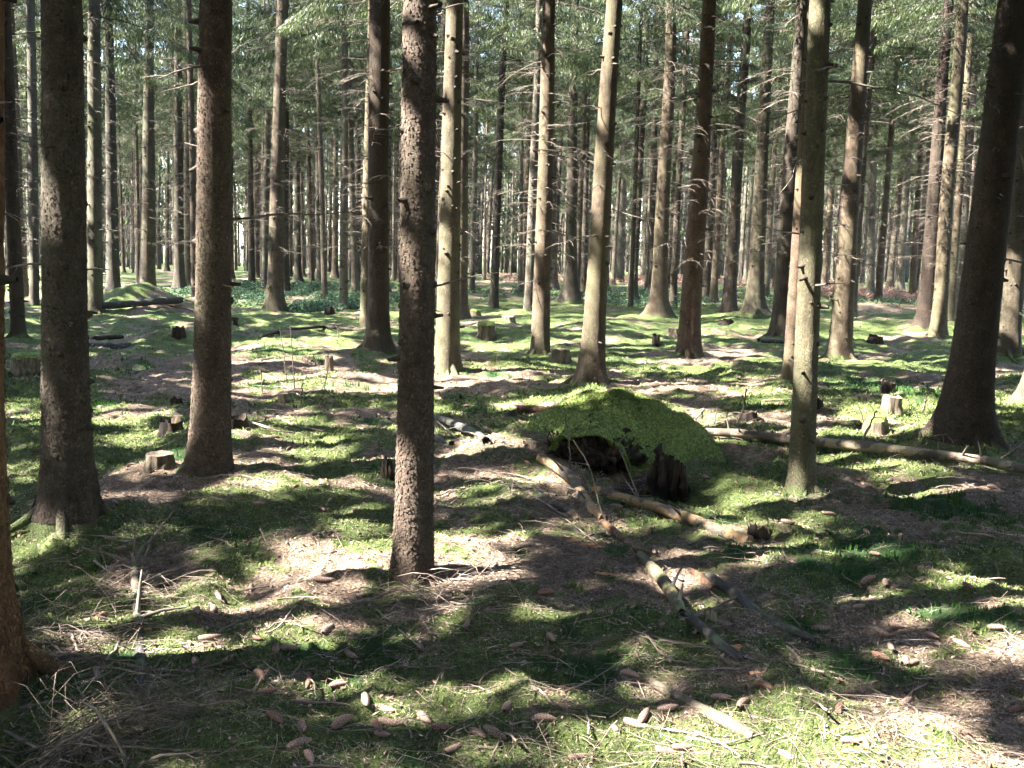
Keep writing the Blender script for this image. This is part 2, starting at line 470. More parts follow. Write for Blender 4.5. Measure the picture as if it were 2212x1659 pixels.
# ------------------------------------------------------------------ the trees the photo shows one by one
# (foot x, foot y, trunk width, width measured at y, x at top of picture, width at top, tone, label, short name, flare, patches of sun [(y0,y1)])
TREES = [
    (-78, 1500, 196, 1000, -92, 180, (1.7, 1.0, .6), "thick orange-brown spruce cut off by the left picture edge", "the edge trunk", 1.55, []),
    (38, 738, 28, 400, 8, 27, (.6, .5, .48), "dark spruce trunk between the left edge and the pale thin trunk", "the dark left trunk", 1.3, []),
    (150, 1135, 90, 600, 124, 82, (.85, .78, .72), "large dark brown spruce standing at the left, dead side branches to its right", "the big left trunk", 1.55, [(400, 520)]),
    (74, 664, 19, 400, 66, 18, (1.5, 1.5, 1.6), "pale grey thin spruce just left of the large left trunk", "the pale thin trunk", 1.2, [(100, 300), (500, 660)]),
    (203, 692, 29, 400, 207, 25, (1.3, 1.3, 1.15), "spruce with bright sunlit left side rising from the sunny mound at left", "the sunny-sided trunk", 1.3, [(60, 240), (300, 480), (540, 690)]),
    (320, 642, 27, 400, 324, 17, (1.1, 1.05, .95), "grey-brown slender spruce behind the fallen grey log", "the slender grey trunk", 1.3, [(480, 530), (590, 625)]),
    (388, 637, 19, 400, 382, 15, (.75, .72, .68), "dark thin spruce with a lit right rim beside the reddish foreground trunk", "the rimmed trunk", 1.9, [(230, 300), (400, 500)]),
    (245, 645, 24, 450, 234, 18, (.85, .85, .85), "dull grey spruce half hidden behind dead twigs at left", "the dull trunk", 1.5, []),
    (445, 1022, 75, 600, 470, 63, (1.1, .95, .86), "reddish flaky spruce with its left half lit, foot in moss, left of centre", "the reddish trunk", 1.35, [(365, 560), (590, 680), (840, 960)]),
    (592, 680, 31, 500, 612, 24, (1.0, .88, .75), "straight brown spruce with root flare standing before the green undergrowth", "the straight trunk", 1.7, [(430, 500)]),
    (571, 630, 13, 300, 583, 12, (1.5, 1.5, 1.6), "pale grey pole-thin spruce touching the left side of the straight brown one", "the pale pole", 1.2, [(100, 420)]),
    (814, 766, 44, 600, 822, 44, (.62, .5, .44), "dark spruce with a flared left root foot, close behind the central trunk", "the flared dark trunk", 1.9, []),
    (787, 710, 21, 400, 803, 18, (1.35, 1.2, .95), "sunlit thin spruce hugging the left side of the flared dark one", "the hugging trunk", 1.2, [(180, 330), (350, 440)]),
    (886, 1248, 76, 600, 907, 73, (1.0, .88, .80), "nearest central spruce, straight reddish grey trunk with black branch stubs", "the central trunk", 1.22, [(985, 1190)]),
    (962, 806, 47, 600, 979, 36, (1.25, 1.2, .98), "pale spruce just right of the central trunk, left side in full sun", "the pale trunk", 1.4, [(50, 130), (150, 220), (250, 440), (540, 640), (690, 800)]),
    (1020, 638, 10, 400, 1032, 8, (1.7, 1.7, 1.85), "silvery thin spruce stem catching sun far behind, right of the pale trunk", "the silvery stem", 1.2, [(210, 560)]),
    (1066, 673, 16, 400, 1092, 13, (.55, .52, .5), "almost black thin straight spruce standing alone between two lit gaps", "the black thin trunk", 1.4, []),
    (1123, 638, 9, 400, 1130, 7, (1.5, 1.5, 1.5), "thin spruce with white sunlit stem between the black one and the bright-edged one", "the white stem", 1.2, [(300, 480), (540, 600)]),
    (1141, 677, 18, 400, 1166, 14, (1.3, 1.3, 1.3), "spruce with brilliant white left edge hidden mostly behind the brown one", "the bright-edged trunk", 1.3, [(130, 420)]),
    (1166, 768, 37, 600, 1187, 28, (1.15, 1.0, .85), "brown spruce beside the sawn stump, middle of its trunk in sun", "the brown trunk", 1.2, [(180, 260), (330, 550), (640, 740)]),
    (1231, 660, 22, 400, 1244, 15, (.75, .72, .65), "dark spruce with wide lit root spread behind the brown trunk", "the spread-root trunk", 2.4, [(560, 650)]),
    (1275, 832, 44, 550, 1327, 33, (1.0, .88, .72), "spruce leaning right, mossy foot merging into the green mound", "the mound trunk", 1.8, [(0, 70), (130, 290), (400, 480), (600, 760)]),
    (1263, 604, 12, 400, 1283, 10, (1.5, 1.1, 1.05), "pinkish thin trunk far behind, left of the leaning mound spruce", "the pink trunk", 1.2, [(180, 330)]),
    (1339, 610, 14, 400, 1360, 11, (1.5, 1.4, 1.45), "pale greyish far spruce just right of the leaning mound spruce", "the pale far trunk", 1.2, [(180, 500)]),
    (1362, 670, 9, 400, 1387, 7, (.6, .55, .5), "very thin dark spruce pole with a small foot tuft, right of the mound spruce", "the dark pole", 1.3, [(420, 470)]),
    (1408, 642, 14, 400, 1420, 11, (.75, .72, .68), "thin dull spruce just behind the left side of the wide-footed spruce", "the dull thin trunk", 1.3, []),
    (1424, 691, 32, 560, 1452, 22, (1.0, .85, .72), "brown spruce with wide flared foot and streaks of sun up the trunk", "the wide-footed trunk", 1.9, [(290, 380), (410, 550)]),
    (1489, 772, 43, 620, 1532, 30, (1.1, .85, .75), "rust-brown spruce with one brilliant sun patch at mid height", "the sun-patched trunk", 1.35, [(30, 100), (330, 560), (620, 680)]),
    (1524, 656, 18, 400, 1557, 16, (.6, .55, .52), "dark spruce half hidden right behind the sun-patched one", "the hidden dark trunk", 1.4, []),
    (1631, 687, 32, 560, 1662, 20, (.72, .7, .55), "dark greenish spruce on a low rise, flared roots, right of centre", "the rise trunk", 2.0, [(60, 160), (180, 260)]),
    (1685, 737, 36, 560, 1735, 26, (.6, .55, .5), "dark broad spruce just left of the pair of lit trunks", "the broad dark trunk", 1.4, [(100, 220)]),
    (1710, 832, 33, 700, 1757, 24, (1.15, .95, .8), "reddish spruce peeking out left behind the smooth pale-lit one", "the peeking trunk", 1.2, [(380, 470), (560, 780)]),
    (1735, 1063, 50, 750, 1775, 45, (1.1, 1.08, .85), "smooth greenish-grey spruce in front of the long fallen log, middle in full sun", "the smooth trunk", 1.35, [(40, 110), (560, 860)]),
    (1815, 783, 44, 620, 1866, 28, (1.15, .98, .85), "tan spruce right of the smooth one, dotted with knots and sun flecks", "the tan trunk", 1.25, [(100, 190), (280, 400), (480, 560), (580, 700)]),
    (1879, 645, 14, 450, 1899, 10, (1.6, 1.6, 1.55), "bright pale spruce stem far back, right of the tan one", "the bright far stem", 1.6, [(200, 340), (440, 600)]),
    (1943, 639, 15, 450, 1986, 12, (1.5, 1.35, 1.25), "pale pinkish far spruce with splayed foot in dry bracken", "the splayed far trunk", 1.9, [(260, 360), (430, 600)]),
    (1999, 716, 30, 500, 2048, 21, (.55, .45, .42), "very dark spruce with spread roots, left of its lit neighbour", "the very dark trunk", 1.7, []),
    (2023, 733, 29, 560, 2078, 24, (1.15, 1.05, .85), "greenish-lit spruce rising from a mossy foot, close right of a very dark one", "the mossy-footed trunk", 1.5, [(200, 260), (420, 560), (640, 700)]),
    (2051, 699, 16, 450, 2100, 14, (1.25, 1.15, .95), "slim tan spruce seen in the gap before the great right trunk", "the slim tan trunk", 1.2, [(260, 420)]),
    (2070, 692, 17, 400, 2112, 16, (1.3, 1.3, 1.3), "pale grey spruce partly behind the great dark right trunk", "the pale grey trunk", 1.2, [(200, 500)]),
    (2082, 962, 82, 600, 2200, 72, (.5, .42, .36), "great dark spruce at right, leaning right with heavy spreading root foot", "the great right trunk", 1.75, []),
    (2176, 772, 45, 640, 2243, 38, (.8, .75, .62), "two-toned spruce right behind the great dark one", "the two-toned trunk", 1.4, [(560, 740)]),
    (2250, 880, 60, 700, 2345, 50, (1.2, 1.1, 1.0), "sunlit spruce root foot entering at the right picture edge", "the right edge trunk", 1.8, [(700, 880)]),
]

HERO = []
for T in TREES:
    P = ground(T[0], T[1] - 6)
    Yd = P[1]
    mid = at_depth(T[0] + (T[4] - T[0]) * 0.5, T[3], Yd)
    dep = depth_of(mid)
    zt = at_depth(T[4], 0, Yd)
    lean = (zt[0] - P[0]) / (zt[2] - P[2])
    r_mid = T[2] / 2 / F * dep
    r_top = T[5] / 2 / F * depth_of(zt)
    HERO.append(dict(P=P, lean=lean, r=r_mid, zm=mid[2] - P[2], rt=r_top, zt=zt[2] - P[2], T=T, d=dep))

# ------------------------------------------------------------------ ground height with root mounds, pits and the big mound's bed
BUMPS = []
for h in HERO:
    r = h['r']
    BUMPS.append((h['P'][0], h['P'][1], 0.2 + 1.8 * r, 0.2 + 1.8 * r, 0.03 + 0.2 * r))


def gb(px, py, rx, ry, amp):
    P = ground(px, py)
    d = np.linalg.norm(P - CAM)
    BUMPS.append((P[0], P[1], rx / F * d, ry, amp))


gb(60, 1585, 95, 0.22, -0.34)       # hollow by the left foot
gb(1400, 1045, 130, 0.32, -0.20)    # pit before the mound
gb(1620, 1010, 90, 0.5, -0.07)
gb(1285, 862, 60, 0.7, 0.16)
gb(1210, 960, 90, 0.4, 0.10)
gb(1340, 930, 230, 1.0, 0.10)
gb(1110, 960, 75, 0.35, 0.12)       # sunlit hump left of mound
gb(1040, 1060, 90, 0.25, 0.05)
gb(1110, 1290, 110, 0.22, 0.09)     # mossy hump right of central foot
gb(420, 1170, 80, 0.22, 0.06)
gb(500, 1590, 150, 0.20, 0.10)
gb(420, 940, 70, 0.5, 0.08)
gb(300, 665, 90, 1.6, 0.6)         # sunny left hillock
gb(370, 730, 60, 1.0, 0.15)
gb(1580, 1025, 70, 0.3, 0.10)
gb(1800, 1030, 60, 0.25, 0.07)
gb(1620, 700, 80, 0.9, 0.18)
gb(1430, 1340, 60, 0.18, 0.05)
gb(700, 1480, 60, 0.1, -0.07)
gb(210, 1215, 30, 0.1, -0.10)


def hfun(x, y):
    x = np.asarray(x, float)
    y = np.asarray(y, float)
    h = hbase(x, y)
    for bx, by, rx, ry, a in BUMPS:
        m = (np.abs(x - bx) < 3 * rx) & (np.abs(y - by) < 3 * ry)
        if m.any():
            xx, yy = x[m], y[m]
            e = ((xx - bx) / rx) ** 2 + ((yy - by) / ry) ** 2
            h[m] += a * np.exp(-e * (1 + 0.5 * (vn(xx * 2, yy * 2, 3) - .5)))
    d = np.sqrt(x * x + y * y)
    near = np.clip(1.6 - d / 32, 0.3, 1)
    h += near * ((fbm(x, y, 3.2, 3, 3) - .5) * 0.10 + (fbm(x, y, 17, 3, 4) - .5) * 0.020)
    mc = np.clip(1.5 - d / 40, 0.3, 1)
    h -= mc * 0.085 * np.abs(2 * vn(x * 1.9 + .4 * vn(x * 3, y * 3, 2), y * 1.9, 6) - 1) ** .9 * (.4 + fbm(x, y, .5, 2, 4))
    h -= mc * 0.028 * np.abs(2 * vn(x * 6.5, y * 6.5, 7) - 1)
    h += near * 0.012 * (np.abs(vn(x * 60, y * 60, 5) - .5) - .25) * (d < 9)
    return h


def hz(x, y):
    return float(hfun(np.array([x]), np.array([y]))[0])


def G(px, py):
    return ground(px, py, lambda x, y: hfun(x, y))


# moss / litter patches by eye: (px, py, rx, ry in picture units, value)
PATCH = [
    (1250, 1190, 230, 75, -.5), (1400, 830, 230, 50, -.35), (1750, 1160, 150, 45, -.3), (560, 1260, 200, 60, -.25), (700, 1560, 250, 50, -.2),
    (150, 1420, 160, 70, -.25), (200, 1580, 140, 70, -.5), (1430, 1020, 90, 40, -.5), (1100, 1240, 130, 30, -.4), (900, 800, 250, 30, -.4), (1560, 1180, 120, 60, -.3),
    (640, 1090, 120, 30, -.3), (1600, 780, 200, 30, -.3), (1950, 905, 90, 25, -.4), (1330, 1330, 90, 45, -.2), (1500, 1530, 100, 50, -.2), (2000, 1470, 280, 100, .5), (1800, 1600, 300, 60, .35),
    (960, 1560, 130, 30, -.15), (2050, 1140, 90, 35, -.2),
    (1110, 1290, 110, 40, .5), (440, 1160, 110, 40, .5), (420, 1580, 190, 50, .5), (1000, 1040, 110, 55, .4), (1850, 1300, 250, 80, .25), (1000, 1400, 160, 60, .3),
    (700, 1000, 140, 70, .25), (330, 900, 160, 60, .3), (1350, 900, 220, 60, .5), (1600, 1030, 90, 30, .4), (1900, 1560, 260, 40, .25), (780, 680, 500, 40, .3),
    (1500, 690, 600, 35, .25), (1650, 1450, 160, 60, .3), (200, 1300, 130, 60, .3), (1300, 1560, 200, 40, .2)]
DPATCH = [(1240, 1345, 35, 22), (1280, 1430, 90, 32), (1200, 1425, 60, 18), (1790, 1225, 110, 26), (1900, 1165, 90, 30), (2030, 1090, 110, 30), (1010, 1300, 28, 18), (1330, 1180, 30, 12),
          (90, 1285, 60, 20), (600, 1140, 30, 10), (265, 1420, 30, 22), (1595, 1187, 22, 12), (240, 870, 40, 8), (1560, 1110, 60, 10), (1640, 875, 70, 10), (2080, 1320, 80, 20),
          (1830, 1420, 60, 20), (1320, 1240, 30, 12), (890, 1615, 45, 15), (1750, 1340, 50, 12), (2150, 1340, 60, 18), (1890, 830, 100, 14), (2000, 850, 60, 10), (650, 1385, 60, 18), (1120, 1180, 26, 10)]


def to_ell(px, py, rx, ry):
    P = ground(px, py)
    P1 = ground(px, py + ry)
    P0 = ground(px, py - ry)
    d = np.linalg.norm(P - CAM)
    return ((P[0]), (P0[1] + P1[1]) / 2, rx / F * d, abs(P0[1] - P1[1]) / 2 + 0.01)


PW = [(*to_ell(*p[:4]), p[4]) for p in PATCH]
DW = [to_ell(*p) for p in DPATCH]


def cover(x, y):
    """moss amount 0..1 and dark haircap moss 0..1 at a ground point"""
    m = fbm(x, y, 0.8, 3, 5) + 0.55 * (fbm(x, y, 4.5, 3, 6) - .5) + 0.25 * (fbm(x, y, 18, 2, 2) - .5)
    m = (m - .5) * 3.2 + 0.24
    for cx, cyy, rx, ry, a in PW:
        e = ((x - cx) / rx) ** 2 + ((y - cyy) / ry) ** 2
        m = m + a * np.exp(-e)
    dk = (fbm(x, y, 1.6, 3, 7) - .66) * 5
    w = fbm(x, y, 7, 3, 1) - .5
    for cx, cyy, rx, ry in DW:
        e = ((x - cx) / rx) ** 2 + ((y - cyy) / ry) ** 2
        dk = np.maximum(dk, 1.3 - e + 3.2 * w)
    return 1 / (1 + np.exp(-3.2 * m)), np.clip(dk, 0, 1)


# ground sheet
ny = 900
ycore = 1.0 * (60 / 1.0) ** (np.linspace(0, 1, ny))
rows = np.concatenate([[-2500, -300, -60, -15, -5, -2, -.5, .3, .7], ycore, [64, 70, 78, 90, 110, 150, 300, 900, 3000]])
ucore = np.linspace(-1, 1, 880)
ext = np.array([1.1, 1.25, 1.6, 2.5, 5, 12, 40, 300])
us = np.concatenate([-ext[::-1], ucore, ext])
W = 0.72 * np.maximum(rows, 1) + 1.6
X = us[None, :] * W[:, None]
Y = np.repeat(rows[:, None], len(us), 1)
H = hfun(X.ravel(), Y.ravel())
nr, nc = X.shape
idx = np.arange(nr * nc).reshape(nr, nc)
quads = np.stack([idx[:-1, :-1], idx[:-1, 1:], idx[1:, 1:], idx[1:, :-1]], -1).reshape(-1, 4)
mo, dk = cover(X.ravel(), Y.ravel())
pt_ = np.zeros(X.size)  # black soil in hollows and pits, their shade put into the colour
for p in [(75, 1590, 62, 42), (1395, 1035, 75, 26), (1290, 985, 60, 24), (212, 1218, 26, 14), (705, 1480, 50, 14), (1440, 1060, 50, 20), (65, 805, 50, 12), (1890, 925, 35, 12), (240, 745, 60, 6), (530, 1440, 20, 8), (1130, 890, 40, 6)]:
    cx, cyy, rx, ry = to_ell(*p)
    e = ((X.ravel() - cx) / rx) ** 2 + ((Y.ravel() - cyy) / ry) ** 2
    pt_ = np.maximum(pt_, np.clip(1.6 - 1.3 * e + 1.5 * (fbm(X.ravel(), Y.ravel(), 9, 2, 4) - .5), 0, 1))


def ground_material():
    m, nt, b = new_mat("forest_floor", 0.95)
    tc = nt.nodes.new('ShaderNodeTexCoord')
    P = tc.outputs['Object']
    a1 = N(nt, 'ShaderNodeAttribute', attribute_name='moss').outputs['Fac']
    a2 = N(nt, 'ShaderNodeAttribute', attribute_name='dark').outputs['Fac']
    f1 = noise(nt, P, 90, 4, 0.7)
    f2 = noise(nt, P, 9, 4, 0.7)
    f3 = noise(nt, mapping(nt, P, (1, 2.5, 1)), 240, 2, 0.6)
    litter = ramp(nt, f1, [(0.28, (0.035, 0.022, 0.016)), (0.46, (0.11, 0.076, 0.052)), (0.60, (0.22, 0.165, 0.12)), (0.8, (0.38, 0.31, 0.25))])
    f4 = noise(nt, P, 28, 3, 0.75)
    litter = mixc(nt, 0.75, litter, ramp(nt, f2, [(0.3, g3(0.45)), (0.7, g3(1.3))]), 'MULTIPLY')
    litter = mixc(nt, 0.8, litter, ramp(nt, f4, [(0.32, g3(0.35)), (0.62, g3(1.3))]), 'MULTIPLY')
    moss = ramp(nt, f1, [(0.3, (0.020, 0.032, 0.009)), (0.48, (0.055, 0.078, 0.020)), (0.72, (0.135, 0.155, 0.048))])
    moss = mixc(nt, 0.7, moss, ramp(nt, f4, [(0.3, g3(0.45)), (0.65, g3(1.3))]), 'MULTIPLY')
    moss = mixc(nt, 0.7, moss, ramp(nt, f2, [(0.3, g3(0.5)), (0.7, g3(1.35))]), 'MULTIPLY')
    br = ramp(nt, mth(nt, 'ADD', a1, mth(nt, 'MULTIPLY', mth(nt, 'SUBTRACT', f1, 0.5), 1.1)), [(0.42, g3(0)), (0.58, g3(1))])
    c = mixc(nt, br, litter, moss)
    c = mixc(nt, a2, c, ramp(nt, f1, [(0.3, (0.006, 0.020, 0.004)), (0.7, (0.020, 0.055, 0.010))]))
    a3 = N(nt, 'ShaderNodeAttribute', attribute_name='peat_shade').outputs['Fac']
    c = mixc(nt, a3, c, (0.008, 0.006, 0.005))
    nt.links.new(c, b.inputs['Base Color'])
    h = mth(nt, 'ADD', f1, mth(nt, 'MULTIPLY', f3, 0.5))
    bump(nt, b, h, 1.0, 0.02)
    return m


gm = MB()
gm.add(np.stack([X.ravel(), Y.ravel(), H], 1), quads)
link("ground", gm.build("ground", ground_material(), attrs=dict(moss=mo, dark=dk, peat_shade=pt_)), kind="structure")

# ------------------------------------------------------------------ trunk, branches, crowns
def radius_fn(h):
    """taper through the measured widths"""
    r1, z1, r2, z2 = h['r'], h['zm'], h['rt'], h['zt']
    sl = (r1 - r2) / max(z2 - z1, .5)
    sl = min(max(sl, r1 * 0.008), r1 * 0.07)
    return lambda z: np.maximum(r1 + sl * (z1 - np.asarray(z, float)), 0.012)


def trunk_mesh(name, rf, Ht, flare, seed, ns=26, knots=True, zk=9.0, dense=1.0, rbase=None):
    rg = np.random.default_rng(seed)
    b = MB()
    z = np.concatenate([[-0.35, -0.2, -0.1], np.linspace(0, 0.5, int(16 * dense) + 4), np.linspace(0.56, 4, int(60 * dense) + 4)[0:], np.linspace(4.2, Ht, int(26 * dense) + 6)])
    th = np.arange(ns) * 2 * math.pi / ns
    Z, TH = np.meshgrid(z, th, indexing='ij')
    R = rf(Z)
    r0 = float(rf(0.3))
    nl = rg.integers(4, 7)
    ph = rg.random() * 6.28
    lob = 0.5 + 0.5 * np.cos(nl * TH + ph + 0.8 * np.sin(TH + ph))
    lob2 = 0.5 + 0.5 * np.cos(2 * TH + ph * 2)
    Zc = np.maximum(Z, -0.05)
    fl = (flare - 1) * r0 * (np.exp(-Zc / (0.9 * r0 + .05)) * (0.45 + 0.75 * lob * lob2 ** .5 + .25 * lob) + 0.30 * np.exp(-Zc / (3.2 * r0 + .1)))
    R = R + fl
    cx, sy = np.cos(TH), np.sin(TH)
    R = R * (1 + 0.05 * (vn(cx * 1.3 + Z * 0.8 + seed, sy * 1.3 + Z * .9, 1) - .5) + 0.035 * (vn(cx * 4 + Z * 9, sy * 4 - Z * 8, 2) - .5))
    R = R + 0.006 * (vn(cx * 9 + Z * 31, sy * 9 + Z * 27, 3) - .5) * (ns > 20)
    wob = r0 * 0.35
    ax = wob * (vn(Z * 0.35, Z * 0 + seed, 4) - .5)
    ay = wob * (vn(Z * 0.33, Z * 0 + seed + 9, 5) - .5)
    V = np.stack([ax + R * cx, ay + R * sy, Z], -1)
    nr = len(z)
    ii = np.arange(nr * ns).reshape(nr, ns)
    q = np.stack([ii[:-1], np.roll(ii, -1, 1)[:-1], np.roll(ii, -1, 1)[1:], ii[1:]], -1).reshape(-1, 4)
    b.add(V.reshape(-1, 3), q)
    if ns > 20:
        a0 = rg.random() * 6.28
        for k in range(rg.integers(5, 8)):
            a = a0 + k * 6.28 / 6 + rg.normal(0, .3)
            L = r0 * (.7 + 1.3 * rg.random()) * (flare - .2)
            t = np.linspace(0, 1, 8)
            aa = a + rg.normal(0, .25) * t
            rad = r0 * .45 + (L + r0 * .6) * t
            zq = (r0 * .9 * flare) * (1 - t) ** 2.8 - .015 - .10 * t ** 2
            b.tubes(np.stack([rad * np.cos(aa), rad * np.sin(aa), zq], 1), r0 * (.32 * (1 - t) ** .8 + .05) * (.6 + .45 * rg.random()), 9)
    if knots:
        zz = 0.35
        Ps, Rs = [], []
        while zz < zk:
            for k in range(rg.integers(1, 4)):
                a = rg.random() * 6.28
                zq = zz + rg.normal() * 0.05
                r = float(rf(zq)) + (flare - 1) * r0 * .3 * math.exp(-zq / (3.2 * r0 + .1))
                L = rg.choice([0.012, 0.02, 0.03, 0.06]) * (0.8 + rg.random() * .6)
                d = np.array([math.cos(a), math.sin(a), rg.normal() * .15 - .05])
                p = np.array([math.cos(a) * r, math.sin(a) * r, zq])
                p[0] += wob * (float(vn(zq * .35, seed, 4)) - .5)
                p[1] += wob * (float(vn(zq * .33, seed + 9, 5)) - .5)
                w = (0.010 + 0.012 * rg.random()) * min(1, 0.5 + r * 4)
                w *= 1.25
                Ps.append([p - d * .025, p - d * .004, p + d * .004, p + d * L])
                Rs.append([w * 1.7, w * 1.5, w, w * .5])
            zz += 0.12 + rg.random() * 0.2
        b.tubes(np.array(Ps), np.array(Rs), 6, m=1)
    if dense > 1:
        n = 9000
        zc = .02 + 3.6 * rg.random(n) ** 2.2
        a = rg.random(n) * 6.28
        ez = np.exp(-zc / (0.9 * r0 + .05))
        lb = 0.5 + 0.5 * np.cos(nl * a + ph + 0.8 * np.sin(a + ph))
        lb2 = 0.5 + 0.5 * np.cos(2 * a + ph * 2)
        rr = rf(zc) + (flare - 1) * r0 * (ez * (0.45 + 0.75 * lb * lb2 ** .5 + .25 * lb) + 0.30 * np.exp(-zc / (3.2 * r0 + .1)))
        rr = rr * (1 + 0.05 * (vn(np.cos(a) * 1.3 + zc * 0.8 + seed, np.sin(a) * 1.3 + zc * .9, 1) - .5) + 0.035 * (vn(np.cos(a) * 4 + zc * 9, np.sin(a) * 4 - zc * 8, 2) - .5))
        c = np.stack([wob * (vn(zc * 0.35, zc * 0 + seed, 4) - .5) + rr * np.cos(a), wob * (vn(zc * 0.33, zc * 0 + seed + 9, 5) - .5) + rr * np.sin(a), zc], 1)
        no = np.stack([np.cos(a), np.sin(a), a * 0], 1)
        tg = np.stack([-np.sin(a), np.cos(a), a * 0], 1)
        w = (.003 + .0045 * rg.random(n))[:, None]
        hgt = (.004 + .006 * rg.random(n))[:, None]
        lf = (.001 + .0035 * rg.random(n) ** 2)[:, None]
        tl = rg.normal(0, .25, n)[:, None]
        up = np.array([[0, 0, 1.0]])
        V = np.stack([c + no * .002 + tg * (-w + tl * hgt) + up * hgt, c + no * .002 + tg * (w + tl * hgt) + up * hgt * .8, c + no * (.002 + lf) + tg * (w * .8) - up * hgt, c + no * (.002 + lf * 1.5) - tg * w * .9 - up * hgt * .8], 1)
        b.add(V.reshape(-1, 3), np.arange(n * 4).reshape(-1, 4), mq=2)
    return b.build(name, [M_BARK, M_KNOT, M_FLAKE])


def branch_arrays(rg, p0, az, L, r0, el=0.0, droop=0.25, ntw=8, twl=0.35, hang=0.6):
    """one dead branch: a main stem of 7 points and drooping twigs"""
    t = np.linspace(0, 1, 7)
    d = np.array([math.cos(az), math.sin(az), 0])
    side = np.array([-math.sin(az), math.cos(az), 0])
    kink = np.cumsum(rg.normal(0, .035, 7)) * L
    P = p0 + d * (t * L)[:, None] + side * kink[:, None]
    P[:, 2] += L * (math.sin(el) * t - droop * t * t) + np.cumsum(rg.normal(0, .012, 7)) * L
    R = r0 * (1 - .85 * t) + .0012
    tw, tr = [], []
    for k in range(ntw):
        u = 0.15 + 0.85 * rg.random()
        i = min(int(u * 6), 5)
        q = P[i] + (P[i + 1] - P[i]) * (u * 6 - i)
        sgn = rg.choice([-1, 1])
        l = twl * (1.15 - .6 * u) * (0.5 + rg.random())
        s = np.linspace(0, 1, 4)
        dd = d * .45 + side * sgn * (0.6 + .4 * rg.random())
        Q = q + dd * (s * l)[:, None]
        Q[:, 2] -= hang * l * s * s * (0.6 + rg.random())
        Q += rg.normal(0, .02, Q.shape) * l * s[:, None]
        tw.append(Q)
        tr.append(0.0024 * (1 - .75 * s) * (0.6 + .6 * rg.random()) + .0005)
    return (P, R), (tw, tr)


def branch_mesh(name, rg, p0, az, L, r0, **kw):
    (P, R), (tw, tr) = branch_arrays(rg, p0, az, L, r0, **kw)
    b = MB()
    b.tubes(P, R, 5)
    if tw:
        b.tubes(np.array(tw), np.array(tr), 3)
    return b.build(name, M_DEAD)


def crown_arrays(rg, z0, z1, Rm, nb, ns, sl, sw, bare=0.0):
    """boughs with hanging sprays; returns quads (n,4,3) and bough stems"""
    zb = z0 + (z1 - z0) * rg.random(nb) ** 1.15
    rel = (zb - z0) / (z1 - z0)
    L = Rm * (1 - rel) ** .75 * (0.5 + .65 * rg.random(nb)) + .25
    az = rg.random(nb) * 2 * math.pi
    t = np.linspace(0, 1, 6)
    up = 0.05 + .5 * rel
    D = np.stack([np.cos(az), np.sin(az), az * 0], 1)
    SD = np.stack([-np.sin(az), np.cos(az), az * 0], 1)
    St = D[:, None, :] * (t[None, :, None] * L[:, None, None])
    St[:, :, 2] = zb[:, None] + L[:, None] * (up[:, None] * t - .55 * t ** 2 + .18 * t ** 3)
    Rr = 0.016 * (1 - .8 * t)[None, :] * (0.6 + .5 * L[:, None] / Rm)
    cnt = np.maximum((ns * L / L.mean()).astype(int), 3)
    bi = np.repeat(np.arange(nb), cnt)
    n = len(bi)
    u = 0.12 + .88 * rg.random(n) ** .8
    f = u * 5
    i = np.minimum(f.astype(int), 4)
    f = (f - i)[:, None]
    base = St[bi, i] * (1 - f) + St[bi, i + 1] * f
    lat = rg.normal(0, 1, n) * .26 * L[bi] * (1.05 - u) + rg.normal(0, .05, n)
    base = base + SD[bi] * lat[:, None]
    base[:, 2] -= np.abs(lat) * .35 + rg.random(n) ** 2 * .30 * sl / .3
    down = D[bi] * (0.25 + .25 * rg.normal(0, 1, n))[:, None] + SD[bi] * (np.sign(lat) * .35 + rg.normal(0, .3, n))[:, None]
    down[:, 2] = -(0.35 + 1.1 * rg.random(n))
    down /= np.linalg.norm(down, axis=1, keepdims=True)
    l = sl * (0.5 + rg.random(n))[:, None]
    w = np.cross(down, rg.normal(0, 1, (n, 3)))
    w /= np.linalg.norm(w, axis=1, keepdims=True) + 1e-9
    w *= (sw * (.5 + rg.random(n)))[:, None]
    Q = np.stack([base, base + down * l * .45 + w, base + down * l, base + down * l * .45 - w], 1)
    return Q, St, Rr


def leaf_mesh(name, Q, St=None, Rr=None, mats=None):
    b = MB()
    if len(Q):
        b.add(Q.reshape(-1, 3), np.arange(len(Q) * 4).reshape(-1, 4))
    if St is not None and len(St):
        b.tubes(St, Rr, 4, m=1)
    return b.build(name, mats or [M_NEEDLE, M_KNOT], smooth=False)


